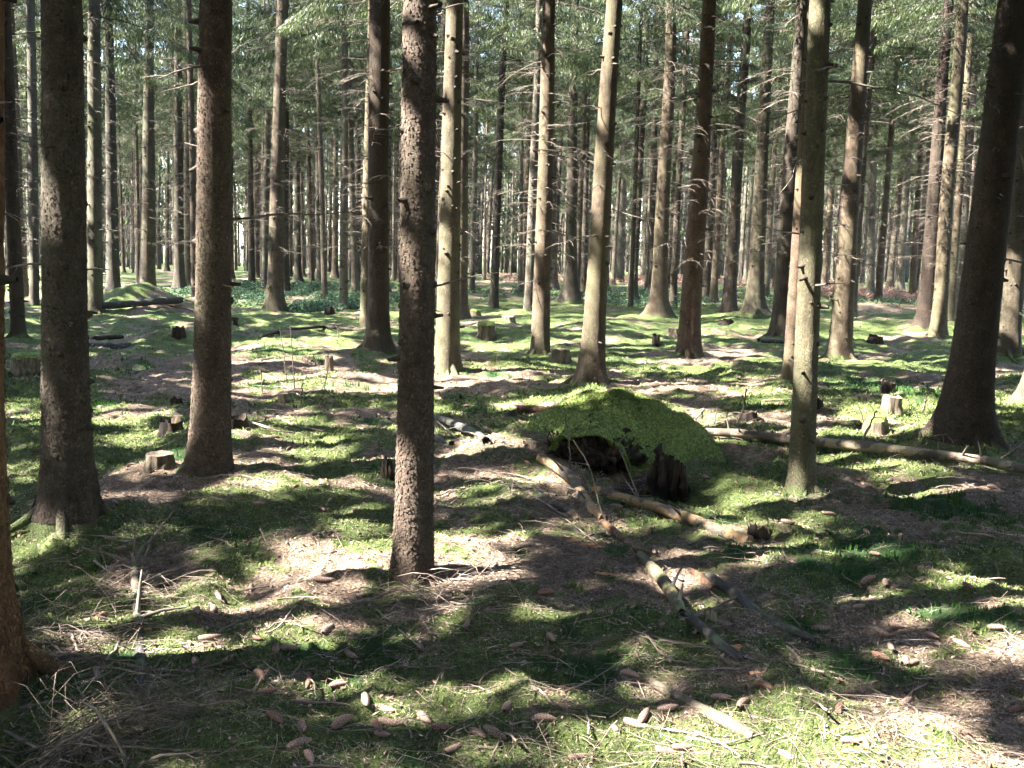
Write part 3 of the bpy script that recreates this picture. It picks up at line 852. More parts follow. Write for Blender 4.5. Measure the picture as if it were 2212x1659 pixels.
# ---- leaves cut from the crowns so sun reaches chosen ground and trunk patches
GAPS = [
    # px, py, rx, ry, strength
    (2040, 1650, 190, 38, 1), (1780, 1625, 110, 30, .8), (1960, 1600, 90, 22, .8), (2200, 1285, 50, 25, 1), (2205, 1420, 30, 45, 1), (1590, 1545, 120, 38, .9), (1480, 1600, 140, 30, .5),
    (1450, 1500, 60, 15, .6), (1050, 1500, 110, 25, .45), (960, 1560, 220, 30, .4), (1350, 1640, 150, 25, .6), (1090, 985, 75, 32, 1), (1140, 1010, 50, 14, .9), (1010, 1072, 110, 14, .8), (1180, 1065, 70, 10, .6),
    (640, 1215, 70, 13, .7), (700, 1180, 50, 8, .9), (760, 1195, 60, 12, .6), (430, 1265, 60, 10, .4), (500, 1160, 90, 12, .35), (985, 1160, 60, 12, .9), (560, 1050, 60, 12, .8), (690, 955, 70, 12, 1), (700, 1040, 90, 12, .6),
    (400, 985, 70, 14, .7), (350, 1000, 50, 20, .5), (90, 1000, 70, 14, .5), (230, 890, 110, 14, .9), (330, 930, 90, 12, .7), (60, 880, 60, 14, .7), (560, 940, 60, 14, .5),
    (690, 822, 190, 20, 1), (860, 830, 120, 12, 1), (560, 850, 90, 12, .7), (1010, 805, 140, 16, 1), (1110, 790, 90, 10, .7), (1330, 770, 60, 10, .9), (1480, 785, 120, 10, .7), (1600, 765, 60, 9, 1), (1650, 850, 60, 12, 1), (1620, 820, 50, 10, .4),
    (1560, 935, 90, 12, .8), (1700, 905, 80, 14, .7), (1830, 920, 70, 14, .7), (1950, 905, 110, 26, 1), (1990, 870, 50, 10, .9), (1860, 985, 90, 12, .8), (1960, 1010, 60, 10, .8), (1620, 1060, 110, 9, .9), (1540, 1085, 60, 10, .6),
    (1430, 1115, 30, 8, .6), (1590, 1130, 50, 8, .8), (1700, 1180, 80, 12, .45), (1460, 1260, 40, 22, .9), (1500, 1200, 60, 12, .5),
    (1230, 1150, 40, 8, .5), (1330, 885, 130, 26, 1), (1440, 905, 110, 26, 1), (1340, 935, 60, 14, .8), (1380, 880, 50, 12, .4), (1980, 1300, 120, 16, .45), (1900, 1480, 120, 20, .4), (1130, 870, 50, 9, .5), (820, 1150, 50, 10, .4), (1180, 1350, 60, 14, .4), (980, 1300, 60, 14, .35),
    (700, 740, 160, 12, .9), (560, 770, 100, 10, .8), (1060, 745, 60, 9, .9), (1150, 735, 80, 8, .8), (1350, 730, 60, 8, .7), (1900, 780, 120, 9, .8), (2170, 860, 40, 20, 1), (2160, 800, 40, 14, .8), (1420, 1400, 80, 16, .4),
    (250, 1075, 60, 10, .4), (60, 1170, 50, 10, .6), (180, 1480, 60, 12, .2), (620, 1330, 70, 12, .3), (390, 1150, 60, 12, .3)]
GW = [(*to_ell(*g[:4]), g[4]) for g in GAPS]
TG = []
for h in HERO:
    for (a, c) in h['T'][10]:
        x = h['T'][0] + (h['T'][4] - h['T'][0]) * .5
        za = at_depth(x, a, h['P'][1])[2]
        zc = at_depth(x, c, h['P'][1])[2]
        zm = (za + zc) / 2 - h['P'][2]
        TG.append((h['P'][0] + h['lean'] * zm, h['P'][1], zc, za, h['r']))
SH = np.array([S[0], S[1]]) / np.hypot(S[0], S[1])


_q = rng.random((2, 20000)) * 40
THR = np.quantile(fbm(_q[0], _q[1], 2.7, 3, 6), [.93, .92, .89, .84])

PROT = [to_ell(*p) for p in [(190, 1570, 330, 110), (1000, 1370, 420, 110), (1400, 1420, 300, 90), (1750, 1260, 380, 130), (300, 1200, 260, 70), (900, 1000, 160, 40), (1400, 990, 160, 50), (120, 800, 150, 40), (1550, 850, 300, 30)]]


def keep_leaf(C, rg, half):
    """False where the leaf is cut away to let a sun patch through"""
    k = C[:, 2] / S[2]
    qx = C[:, 0] - S[0] * k
    qy = C[:, 1] - S[1] * k
    keep = np.ones(len(C), bool)
    u = rg.random(len(C))
    wob = 0.6 * (fbm(qx, qy, 3.0, 2, 3) - .5)
    for cx, cyy, rx, ry, st in GW:
        e = ((qx - cx) / (rx + half)) ** 2 + ((qy - cyy) / (ry + half)) ** 2 + wob
        keep &= ~((e < 1) & (u < st ** .25 if st > .5 else (e < 1) & (u < .35 + st)))
    for tx, ty, z0, z1, r in TG:
        t = ((C[:, 0] - tx) * SH[0] + (C[:, 1] - ty) * SH[1]) / (S[0] * SH[0] + S[1] * SH[1])
        rxp = C - t[:, None] * S
        lat = (rxp[:, 0] - tx) * -SH[1] + (rxp[:, 1] - ty) * SH[0]
        off = 0.35 * r * 0
        keep &= ~((t > 1) & (np.abs(lat - off) < r * 1.15 + half) & (rxp[:, 2] > z0 - half * .6) & (rxp[:, 2] < z1 + half * .6))
    # random gaps cut for dapple, more of them further back
    g = fbm(qx, qy, 2.7, 3, 6)
    thr = np.interp(qy, [0, 8, 13, 25], THR)
    nat = g > thr
    fine = (g > THR[0]) & (vn(qx * 3.3, qy * 3.3, 2) > .55)
    for cx, cyy, rx, ry in PROT:
        nat &= fine | ((((qx - cx) / rx) ** 2 + ((qy - cyy) / ry) ** 2) > 1 + wob)
    for h in HERO:
        if h['P'][1] > 24:
            continue
        t = ((C[:, 0] - h['P'][0]) * SH[0] + (C[:, 1] - h['P'][1]) * SH[1]) / (S[0] * SH[0] + S[1] * SH[1])
        q_ = C - t[:, None] * S
        x0 = h['P'][0] + h['lean'] * q_[:, 2]
        lat = (q_[:, 0] - x0) * -SH[1] + (q_[:, 1] - h['P'][1]) * SH[0]
        nat &= ~((t > 1) & (np.abs(lat) < h['r'] + half) & (q_[:, 2] > .1) & (q_[:, 2] < 7))
    keep &= ~nat
    return keep


DEADN = 0


def add_tree(P, lean, rf, Ht, flare, seed, label, tone, group, near=True, r0=.15, d=10, crown='carved', ztop=6.0, nlong=10, leany=0.0):
    rg = np.random.default_rng(seed)
    base = hz(P[0], P[1])
    root = link("spruce_tree", None, loc=(P[0], P[1], base - 0.02), label=label, cat="tree", group=group)
    root.empty_display_size = .3
    v = Vector((lean, leany, 1)).normalized()
    root.rotation_euler = Vector((0, 0, 1)).rotation_difference(v).to_euler()
    tr = link("trunk", trunk_mesh("trunk", rf, Ht, flare, seed, ns=40 if d < 11 else 24 if d < 25 else 16, dense=1.6 if d < 11 and 'smooth' not in label else 1, zk=min(Ht - 2, ztop + 2)), root)
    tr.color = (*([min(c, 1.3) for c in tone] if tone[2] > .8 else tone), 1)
    for k in range(nlong):
        zb = 0.9 + (ztop + .6 - .9) * rg.random() ** .85
        az = rg.random() * 6.28
        r = float(rf(zb)) * .9
        L = (0.12 + rg.random() ** 2.2 * 1.15) * (1.0 if zb > 1.6 else .6) * (.75 if d < 10 else 1)
        b = branch_mesh("dead_branch", rg, np.array([math.cos(az) * r, math.sin(az) * r, zb]), az, L, 0.0035 + .004 * rg.random() + .003 * L,
                        el=rg.normal(0.0, .16), droop=rg.random() * .45 * L, ntw=int(L * (9 if d > 9 else 3)), twl=.16 + .16 * L, hang=.1 + .7 * rg.random())
        link("dead_branch", b, root)
    return root


# dead branch clusters, shared by the trees further back
def twig_cluster(seed, n, zlo, zhi, rf):
    rg = np.random.default_rng(seed)
    Ps, Rs, tw, tr = [], [], [], []
    for k in range(n):
        zb = zlo + (zhi - zlo) * rg.random()
        az = rg.random() * 6.28
        r = float(rf(zb)) * .9
        L = 0.15 + 1.35 * rg.random() ** 1.9 * min(1, .4 + zb / 7)
        (P, R), (a, c) = branch_arrays(rg, np.array([math.cos(az) * r, math.sin(az) * r, zb]), az, L, .011, el=rg.normal(.08, .15), droop=.35 * rg.random() + .08 * L,
                                       ntw=int(3 + 11 * L), twl=.32, hang=.1 + .45*rg.random())
        Ps.append(P)
        Rs.append(R * .62)
        tw += a
        tr += c
    b = MB()
    b.tubes(np.array(Ps), np.array(Rs), 3)
    b.tubes(np.array(tw), np.array(tr) * 1.35, 3)
    return b.build("dead_branches", M_DEAD)


BG_R = [.10, .13, .16, .12, .15, .18]
bg_rf = [(lambda z, r=r: np.maximum(r * (1 - np.asarray(z, float) / 26), .01)) for r in BG_R]
BG_TRUNK = [trunk_mesh("trunk", bg_rf[i], 23, 1.5 + .2 * i % .6, 500 + i, ns=12, dense=.5, zk=12) for i in range(6)]
BG_TWIG = [twig_cluster(600 + i, 120, 1.6, 12.5, bg_rf[i]) for i in range(6)]
BG_CROWN = []
for i in range(6):
    rg = np.random.default_rng(700 + i)
    Q, St, Rr = crown_arrays(rg, [7.3, 9, 8, 9.8, 6.5, 9][i], 23, 2.8, 84, 640, .12, .0068)
    BG_CROWN.append(leaf_mesh("crown", Q, St, Rr))

# heroes
for i, h in enumerate(HERO):
    T = h['T']
    P = h['P']
    far = P[1] > 20
    root = add_tree(P, h['lean'], radius_fn(h), 21, T[9], 100 + i, T[7], T[6], "spruce trees of the stand", r0=h['r'], d=P[1],
                    ztop=min(9, 1.6 + P[1] * .25), nlong=int(np.clip(6 + P[1] * .5, 8, 16)))
    rg = np.random.default_rng(900 + i)
    if far:
        c = link("crown", BG_CROWN[i % 6], root)
        c.rotation_euler = (0, 0, rg.random() * 6)
        t = link("dead_branches", BG_TWIG[i % 6], root)
        t['kind'] = 'stuff'
    else:
        Q, St, Rr = crown_arrays(rg, max(8.0, 3.8 + P[1] * .31), 21, 4.2, 105, 85, .26, .075)  # unseen crown above the view, spread wide to shade the trunks beyond
        C = Q.mean(axis=1) + np.array([P[0], P[1], 0]) + np.stack([h['lean'] * Q.mean(axis=1)[:, 2], 0 * Q[:, 0, 0], 0 * Q[:, 0, 0]], 1)
        k = keep_leaf(C, rg, .14)
        link("crown", leaf_mesh("crown", Q[k], St, Rr), root)
        if P[1] > 15:
            t = link("dead_branches", BG_TWIG[i % 6], root)
            t['kind'] = 'stuff'
            t.rotation_euler = (0, 0, i * 1.7)

# shade trees out of the picture: behind and left of the camera, towards the sun
PTS = [(h['P'][0], h['P'][1]) for h in HERO]
rg = np.random.default_rng(31)
shade = []
for gx in np.arange(-30, 12, 3.0):
    for gy in np.arange(-7, 27, 3.0):
        x = gx + rg.normal(0, .6)
        y = gy + rg.normal(0, .6)
        if abs(x) < 0.56 * y + 1.0 and y > 0:
            continue
        if math.hypot(x, y) < 2.4 or (x > 3 and y < 0) or (x > 0 and y > 8):
            continue
        if min(math.hypot(x - a, y - c) for a, c in PTS) < 2.0:
            continue
        if x < -24 and y < -3:
            continue
        shade.append((x, y))
        PTS.append((x, y))
wb = MB()


def bare_trunk(x, y, r):
    z = np.array([-.5, 0, .4, 2, 8, 21.0])
    wb.tubes(np.stack([x + 0 * z, y + 0 * z, z], 1), r * np.array([1.8, 1.5, 1.15, 1, .7, .15]), 10, m=1)


for i, (x, y) in enumerate(shade):
    rg = np.random.default_rng(2000 + i)
    bare_trunk(x, y, .11 + .07 * rg.random())
    Q, St, Rr = crown_arrays(rg, 7.0 + rg.random() * 1.5, 21, 2.9, 60, 75, .26, .075)
    Q = Q + np.array([x, y, 0])
    Q = Q[keep_leaf(Q.mean(axis=1), rg, .14)]
    wb.add(Q.reshape(-1, 3), np.arange(len(Q) * 4).reshape(-1, 4))
    wb.tubes(St + np.array([x, y, 0]), Rr, 3, m=1)
# and the wood all round, behind and beside the camera
rg = np.random.default_rng(33)
for gx in np.arange(-46, 50, 3.8):
    for gy in np.arange(-34, 50, 3.8):
        x = gx + rg.normal(0, .7)
        y = gy + rg.normal(0, .7)
        if y > -9 and (x < .60 * y + 6 if x > 0 else x > -31):
            continue
        if math.hypot(x, y) > 46:
            continue
        bare_trunk(x, y, .11 + .07 * rg.random())
        Q, St, Rr = crown_arrays(rg, 4.5 + 3 * rg.random(), 21, 2.8, 50, 26, .5, .11)
        Q = Q + np.array([x, y, 0])
        wb.add(Q.reshape(-1, 3), np.arange(len(Q) * 4).reshape(-1, 4))
link("surrounding_wood", wb.build("surrounding_wood", [M_NEEDLE, M_BARK], smooth=False), label="spruce wood around and behind the viewer, shading the forest floor", kind="stuff", cat="wood")

# the stand behind
rg = np.random.default_rng(77)
BGT = []
tries = 0
while len(BGT) < 232 and tries < 60000:
    tries += 1
    y = 25 + 55 * rg.random() ** .8
    x = (rg.random() * 2 - 1) * (0.60 * y + 2)
    if min(math.hypot(x - a, y - c) for a, c in PTS) < 2.3:
        continue
    px, py = proj((x, y, 1.6))
    # keep the lit glades the photo shows between the trunks
    if 1000 < px < 1200 and y < 38:
        continue
    if min(abs(px - proj((h['P'][0] + h['lean'] * 1.6, h['P'][1], 1.6))[0]) for h in HERO if h['P'][1] > 20) < 7 and y < 40:
        continue
    PTS.append((x, y))
    BGT.append((x, y, px))
WORDS = ["first", "second", "third", "fourth", "fifth", "sixth", "seventh", "eighth", "ninth", "tenth", "eleventh", "twelfth", "thirteenth", "fourteenth", "fifteenth",
         "sixteenth", "seventeenth", "eighteenth", "nineteenth", "twentieth"] + ["%s-%s" % (a, b) for a in ("twenty", "thirty", "forty") for b in
                                                                                   ("first", "second", "third", "fourth", "fifth", "sixth", "seventh", "eighth", "ninth")]
NEARH = sorted([(proj((h['P'][0] + h['lean'] * 1.6, h['P'][1], h['P'][2] + 1.6))[0], h['T'][8]) for h in HERO if h['T'][2] >= 28])
gapd = {}
for b in BGT:
    k = sum(1 for a, _ in NEARH if a < b[2])
    gapd.setdefault(k, []).append(b)
for k, L in gapd.items():
    L.sort(key=lambda b: b[2])
    for j, (x, y, px) in enumerate(L):
        if k == 0:
            wh = "left of %s" % NEARH[0][1]
        elif k == len(NEARH):
            wh = "right of %s" % NEARH[-1][1]
        else:
            wh = "between %s and %s" % (NEARH[k - 1][1], NEARH[k][1])
        lab = "%s far spruce from left, %s" % (WORDS[j], wh)
        i = int(rg.integers(0, 6))
        sc = .8 + .45 * rg.random()
        root = link("spruce_tree", None, loc=(x, y, hz(x, y) - .03), label=lab, cat="tree", group="far spruces of the stand")
        root.rotation_euler = (rg.normal(0, .012), rg.normal(0.012, .014), rg.random() * 6.28 * 0)
        root.scale = (sc, sc, .9 + .25 * rg.random())
        az = rg.random() * 6.28
        tn = rg.random()
        tone = (1.55, 1.45, 1.4) if tn < .3 else (1.15, 1.0, .9) if tn < .7 else (.7, .65, .6)
        for nm, me in (("trunk", BG_TRUNK[i]), ("dead_branches", BG_TWIG[i]), ("crown", BG_CROWN[(i + j) % 6])):
            o = link(nm, me, root)
            o.rotation_euler = (0, 0, az)
            if nm == "trunk":
                o.color = (*tone, 1)
            if nm == "dead_branches":
                o['kind'] = 'stuff'

# the wood beyond, reads as one mass
rg = np.random.default_rng(55)
b = MB()
nf = 1150
fy = 81 + 70 * rg.random(nf)
fx = (rg.random(nf) * 2 - 1) * (0.66 * fy + 5)
Ps = np.zeros((nf, 4, 3))
for k, z in enumerate((-.6, 3, 9, 20)):
    Ps[:, k] = np.stack([fx + z * rg.normal(.012, .012, nf), fy, np.full(nf, z)], 1)
Rs = (0.10 + .14 * rg.random(nf))[:, None] * np.array([1.3, 1, .75, .3])[None]
b.tubes(Ps, Rs, 6, m=0)
lv, ld = [], []
for k in range(nf):
    Q, St, Rr = crown_arrays(rg, (2.0 if rg.random() < .5 else 6.5) + 4 * rg.random(), 21, 2.4, 24, 24, .42, .05)
    lv.append(Q + np.array([fx[k], fy[k], 0]))
    Q, St, Rr = crown_arrays(rg, 1.5, 13, 1.5, 16, 9, .7, .014)
    ld.append(Q + np.array([fx[k], fy[k], 0]))
Q = np.concatenate(lv)
b.add(Q.reshape(-1, 3), np.arange(len(Q) * 4).reshape(-1, 4), mq=1)
Q = np.concatenate(ld)
b.add(Q.reshape(-1, 3), np.arange(len(Q) * 4).reshape(-1, 4), mq=2)
link("far_wood", b.build("far_wood", [M_BARK, M_NEEDLE, M_DEAD], smooth=False), label="dense spruce wood closing the view far behind", kind="stuff", cat="wood")
#@@PART2
# ------------------------------------------------------------------ ground cover that nobody could count
def scatter(n, y0, y1, p, rg, spread=.60):
    u = rg.random(n)
    y = (y0 ** (1 - p) + u * (y1 ** (1 - p) - y0 ** (1 - p))) ** (1 / (1 - p))
    x = (rg.random(n) * 2 - 1) * (spread * y + .5)
    return x, y


rg = np.random.default_rng(11)


def sprigs(n, y0, y1, sel, hgt, wid, mat, name, label, blades=3, lean=.6):
    x, y = scatter(n, y0, y1, 1.25, rg)
    mo_, dk_ = cover(x, y)
    k = sel(mo_, dk_, rg.random(n))
    x, y = x[k], y[k]
    n = len(x)
    z = hfun(x, y)
    sc = np.clip(np.sqrt(x * x + y * y) / 4.0, .8, 3.2) ** .8
    b = MB()
    for j in range(blades):
        a = rg.random(n) * 6.28
        ln = lean * (.3 + rg.random(n))
        hh = hgt * sc * (.5 + rg.random(n))
        ww = wid * sc * (.6 + .8 * rg.random(n))
        o = np.stack([x + rg.normal(0, .006, n) * sc, y + rg.normal(0, .006, n) * sc, z - .003], 1)
        side = np.stack([-np.sin(a), np.cos(a), a * 0], 1) * ww[:, None]
        tip = o + np.stack([np.cos(a) * hh * ln, np.sin(a) * hh * ln, hh], 1)
        V = np.stack([o - side, o + side, tip], 1)
        b.add(V.reshape(-1, 3), t=np.arange(n * 3).reshape(-1, 3))
    link(name, b.build(name, mat, smooth=False), label=label, cat="moss", kind="stuff")


sprigs(150000, 1.9, 16, lambda m, d, u: (u < (m - .25) * 1.25) & (d < .6), .013, .0032, M_MOSS, "moss", "yellowish green moss carpeting the forest floor", 3, 1.0)
sprigs(55000, 9, 34, lambda m, d, u: (u < (m - .3) * 1.1), .009, .004, M_MOSS, "moss", "moss cushions covering the ground further back", 3, 1.0)
sprigs(60000, 1.9, 18, lambda m, d, u: u < d * 1.1 - .1, .024, .0030, M_DMOSS, "haircap_moss", "deep green haircap moss growing in dark tufts", 4, .45)


def slivers(n, y0, y1, L, Wd, mat, name, label, sel=None, lift=.004, p=1.3):
    x, y = scatter(n, y0, y1, p, rg)
    mo_, dk_ = cover(x, y)
    k = (rg.random(n) > (mo_ - .35) * 1.1) & (dk_ < .7)
    x, y = x[k], y[k]
    n = len(x)
    sc = np.clip(np.sqrt(x * x + y * y) / 4.0, .7, 3.0) ** .75
    a = rg.random(n) * 6.28
    l = L * sc * (.4 + 1.2 * rg.random(n))
    d = np.stack([np.cos(a), np.sin(a), rg.normal(0, .25, n)], 1) * l[:, None] / 2
    s_ = np.stack([-np.sin(a), np.cos(a), rg.normal(0, .5, n)], 1) * (Wd * sc)[:, None]
    c = np.stack([x, y, hfun(x, y) + lift * rg.random(n) * 2], 1)
    V = np.stack([c - d, c + s_, c + d, c - s_], 1)
    b = MB()
    b.add(V.reshape(-1, 3), np.arange(n * 4).reshape(-1, 4))
    link(name, b.build(name, mat, smooth=False), label=label, cat="litter", kind="stuff")


slivers(170000, 1.9, 16, .022, .0011, M_LITTER, "needle_litter", "fallen needles and bark crumbs between the moss")
slivers(26000, 1.9, 22, .026, .0052, M_CRUMB, "bark_crumbs", "dark and pale bark flakes and cone scales scattered on the litter", lift=.007)


def draped(n, y0, y1, L0, L1, r0, r1, rg, region=None, lift=.012, arch=.1, k=6, p=1.35, dirs=None):
    """thin twigs following the ground; returns points and radii"""
    if region is None:
        x, y = scatter(n, y0, y1, p, rg)
    else:
        cs = []
        for (px, py, rx, ry, w) in region:
            e = to_ell(px, py, rx, ry)
            m = int(n * w)
            cs.append(np.stack([e[0] + e[2] * rg.normal(0, .5, m), e[1] + e[3] * rg.normal(0, .5, m)], 1))
        c = np.concatenate(cs)
        x, y = c[:, 0], c[:, 1]
        n = len(x)
    a = rg.random(n) * 6.28 if dirs is None else rg.choice(dirs, n) + rg.normal(0, .35, n)
    L = L0 + (L1 - L0) * rg.random(n) ** 2.2
    t = np.linspace(-.5, .5, k)
    bend = rg.normal(0, .25, n)
    aa = a[:, None] + bend[:, None] * t[None] * 2
    dx = np.cumsum(np.cos(aa), 1) * (L / k)[:, None]
    dy = np.cumsum(np.sin(aa), 1) * (L / k)[:, None]
    Xp = x[:, None] + dx - dx.mean(1, keepdims=True)
    Yp = y[:, None] + dy - dy.mean(1, keepdims=True)
    Zg = hfun(Xp.ravel(), Yp.ravel()).reshape(Xp.shape)
    tilt = rg.normal(0, .10, n)[:, None] * t[None] * L[:, None]
    Z = .55 * Zg + .45 * Zg.mean(1, keepdims=True) + lift * (.2 + rg.random(n))[:, None] + np.abs(tilt) * (np.sign(tilt) > 0) * 1.5 + (arch * rg.random(n) ** 2 * L)[:, None] * (1 - 4 * t[None] ** 2)
    R = (r0 + (r1 - r0) * rg.random(n) ** 2)[:, None] * np.linspace(1.15, .45, k)[None]
    return np.stack([Xp, Yp, Z], -1), R


P1, R1 = draped(12000, 1.9, 16, .04, .40, .0008, .0023, rg)
P2, R2 = draped(1200, 1.9, 4, .15, .7, .0010, .0028, rg, region=[(960, 1290, 170, 55, .20), (1160, 1080, 120, 60, .12), (1200, 1200, 130, 60, .12), (330, 1240, 110, 60, .12), (420, 1100, 200, 40, .06),
                                                              (1560, 900, 120, 30, .06), (650, 850, 160, 60, .14), (2100, 1000, 110, 70, .08), (150, 1400, 120, 60, .1)], arch=.18)
b = MB()
b.tubes(P1, R1, 3)
b.tubes(P2, R2, 3)
link("twig_litter", b.build("twig_litter", M_TWIG), label="fine dry twigs strewn all over the moss and needles", cat="litter", kind="stuff")
P1, R1 = draped(330, 1.9, 4, .2, .9, .0009, .0022, rg, region=[(170, 1590, 150, 60, .75), (280, 1550, 110, 50, .25)], arch=.30, lift=.05, k=8)
P2, R2 = draped(16, 1.9, 4, .4, 1.0, .003, .0055, rg, region=[(150, 1600, 130, 50, 1)], arch=.22, lift=.07, k=8)
b = MB()
b.tubes(P1, R1, 4)
b.tubes(P2, R2, 5)
link("twig_heap", b.build("twig_heap", M_TWIGSHADE), label="tangled heap of thin dead twigs beside the orange-brown edge trunk", cat="twig heap", kind="stuff")

# undergrowth far back
rg = np.random.default_rng(21)


def tufts(regs, nt, nl, hgt, lw, mat, name, label, cat, hi=1.0):
    out = []
    for (px, py, rx, ry, w) in regs:
        e = to_ell(px, py, rx, ry)
        m = int(nt * w)
        cx = e[0] + e[2] * rg.uniform(-1, 1, m)
        cyy = e[1] + max(e[3], 1.0) * rg.uniform(-1, 1, m)
        z = hfun(cx, cyy)
        for j in range(nl):
            r = rg.random(m) ** .5 * .22
            a = rg.random(m) * 6.28
            c = np.stack([cx + r * np.cos(a), cyy + r * np.sin(a), z + hgt * (.1 + rg.random(m)) * (1 - r * 2)], 1)
            d = rg.normal(0, 1, (m, 3)) * [1, 1, .5]
            d /= np.linalg.norm(d, axis=1, keepdims=True)
            s_ = np.cross(d, rg.normal(0, 1, (m, 3)))
            s_ /= np.linalg.norm(s_, axis=1, keepdims=True)
            l = lw * (.6 + rg.random(m))[:, None]
            out.append(np.stack([c - d * l, c + s_ * l * .5, c + d * l, c - s_ * l * .5], 1))
    Q = np.concatenate(out)
    b = MB()
    b.add(Q.reshape(-1, 3), np.arange(len(Q) * 4).reshape(-1, 4))
    link(name, b.build(name, mat, smooth=False), label=label, cat=cat, kind="stuff")


tufts([(560, 640, 110, 22, .2), (760, 655, 110, 12, .12), (680, 625, 200, 8, .06), (1250, 640, 260, 10, .07), (1560, 645, 240, 12, .05), (1960, 655, 100, 8, .04), (1350, 652, 120, 8, .04), (700, 668, 60, 5, .03)],
      2600, 34, .30, .035, M_LEAF, "bilberry_undergrowth", "low blue-green bilberry thicket on the far forest floor", "undergrowth")
tufts([(1300, 608, 250, 7, .30), (1650, 612, 260, 8, .30), (1900, 640, 130, 10, .28), (2000, 648, 60, 8, .12)], 1500, 34, .34, .045, M_BRACKEN, "dry_bracken", "withered pinkish bracken lining the far clearing", "bracken")

# ------------------------------------------------------------------ logs, stumps, mound
def smooth_line(pts, n):
    pts = np.array(pts, float)
    d = np.r_[0, np.cumsum(np.linalg.norm(np.diff(pts[:, :2], axis=0), axis=1))]
    u = np.linspace(0, d[-1], n)
    return np.stack([np.interp(u, d, pts[:, i]) for i in range(pts.shape[1])], 1)


def log(name, pts, mat, label, ends=("broken", "broken"), cat="log", seed=0, stubs=0, group=None, sink=.6, hug=.5, lift=0, sides=18, stub_len=.12):
    """pts: (px, py, radius in picture units) along the visible middle of the log"""
    rg = np.random.default_rng(seed + 4000)
    W_ = []
    for px, py, r in pts:
        g = G(px, py + r * .6)
        d = depth_of(g)
        W_.append((g[0], g[1], g[2], 0.86 * r / F * d))
    L = smooth_line(W_, 34)
    zz = L[:, 2] * hug + np.linspace(L[0, 2], L[-1, 2], len(L)) * (1 - hug)
    C = np.stack([L[:, 0], L[:, 1], zz + L[:, 3] * sink + lift], 1)
    org = C[len(C) // 2].copy()
    C -= org
    n = len(C)
    length = np.linalg.norm(C[-1] - C[0])
    C += (np.stack([vn(np.linspace(0, 4, n), np.full(n, seed + .5 * k), k) for k in range(3)], 1) - .5) * L[:, 3:4] * .5
    R = L[:, 3]
    T = np.gradient(C, axis=0)
    T /= np.linalg.norm(T, axis=1, keepdims=True)
    N1 = np.cross(T, [0, 0, 1.0])
    N1 /= np.linalg.norm(N1, axis=1, keepdims=True)
    N2 = np.cross(N1, T)
    th = np.arange(sides) * 2 * math.pi / sides
    u = np.linspace(0, length, n)
    RR = R[:, None] * (1 + .16 * (vn(np.cos(th)[None] * 1.2 + u[:, None] * 3, np.sin(th)[None] * 1.2 + u[:, None] * 2.5, 2) - .5) + .10 * (vn(np.cos(th)[None] * 5 + u[:, None] * 16, np.sin(th)[None] * 5 + u[:, None] * 14, 3) - .5))
    V = C[:, None] + RR[..., None] * (np.cos(th)[None, :, None] * N1[:, None] + np.sin(th)[None, :, None] * N2[:, None])
    for e, k in ((0, 0), (1, n - 1)):
        if ends[e] == "broken":
            sgn = -1 if e == 0 else 1
            V[k] += T[k] * sgn * (R[k] * 1.3 * (rg.random(sides) ** 1.5))[:, None]
    b = MB()
    ii = np.arange(n * sides).reshape(n, sides)
    q = np.stack([ii[:-1], np.roll(ii, -1, 1)[:-1], np.roll(ii, -1, 1)[1:], ii[1:]], -1).reshape(-1, 4)
    b.add(V.reshape(-1, 3), q)
    o = link(name, b.build(name, mat), loc=org, label=label, cat=cat, group=group)
    for e, k in ((0, 0), (1, n - 1)):
        ring = V[k]
        cen = C[k] - (T[k] if e else -T[k]) * (R[k] * .5 if ends[e] == "broken" else -.001)
        c = MB()
        mid = cen + (ring - C[k]) * .55 - (T[k] if e else -T[k]) * (R[k] * .15 if ends[e] == "broken" else 0)
        vv = np.concatenate([ring, mid, cen[None]])
        j = np.arange(sides)
        q = np.stack([j, (j + 1) % sides, sides + (j + 1) % sides, sides + j], 1)
        t = np.stack([sides + j, sides + (j + 1) % sides, np.full(sides, 2 * sides)], 1)
        if e == 0:
            q, t = q[:, ::-1], t[:, ::-1]
        c.add(vv, q, t)
        link("cut_end" if ends[e] == "sawn" else "broken_end", c.build("log_end", M_CUT if mat is not M_LOGGREY else M_ROTDARK, smooth=False), o)
    for k in range(stubs):
        i = rg.integers(2, n - 2)
        a = rg.random() * 3.14
        d = N1[i] * math.cos(a) + N2[i] * math.sin(a) + T[i] * rg.normal(0, .3)
        l = stub_len * (.4 + rg.random())
        b = MB()
        p = C[i] + d * R[i] * .7
        b.tubes(np.array([p, p + d * l * .5, p + d * l + np.array([0, 0, -.1 * l])]), np.array([.011, .008, .004]), 6)
        link("branch_stub", b.build("branch_stub", M_DEAD), o)
    return o


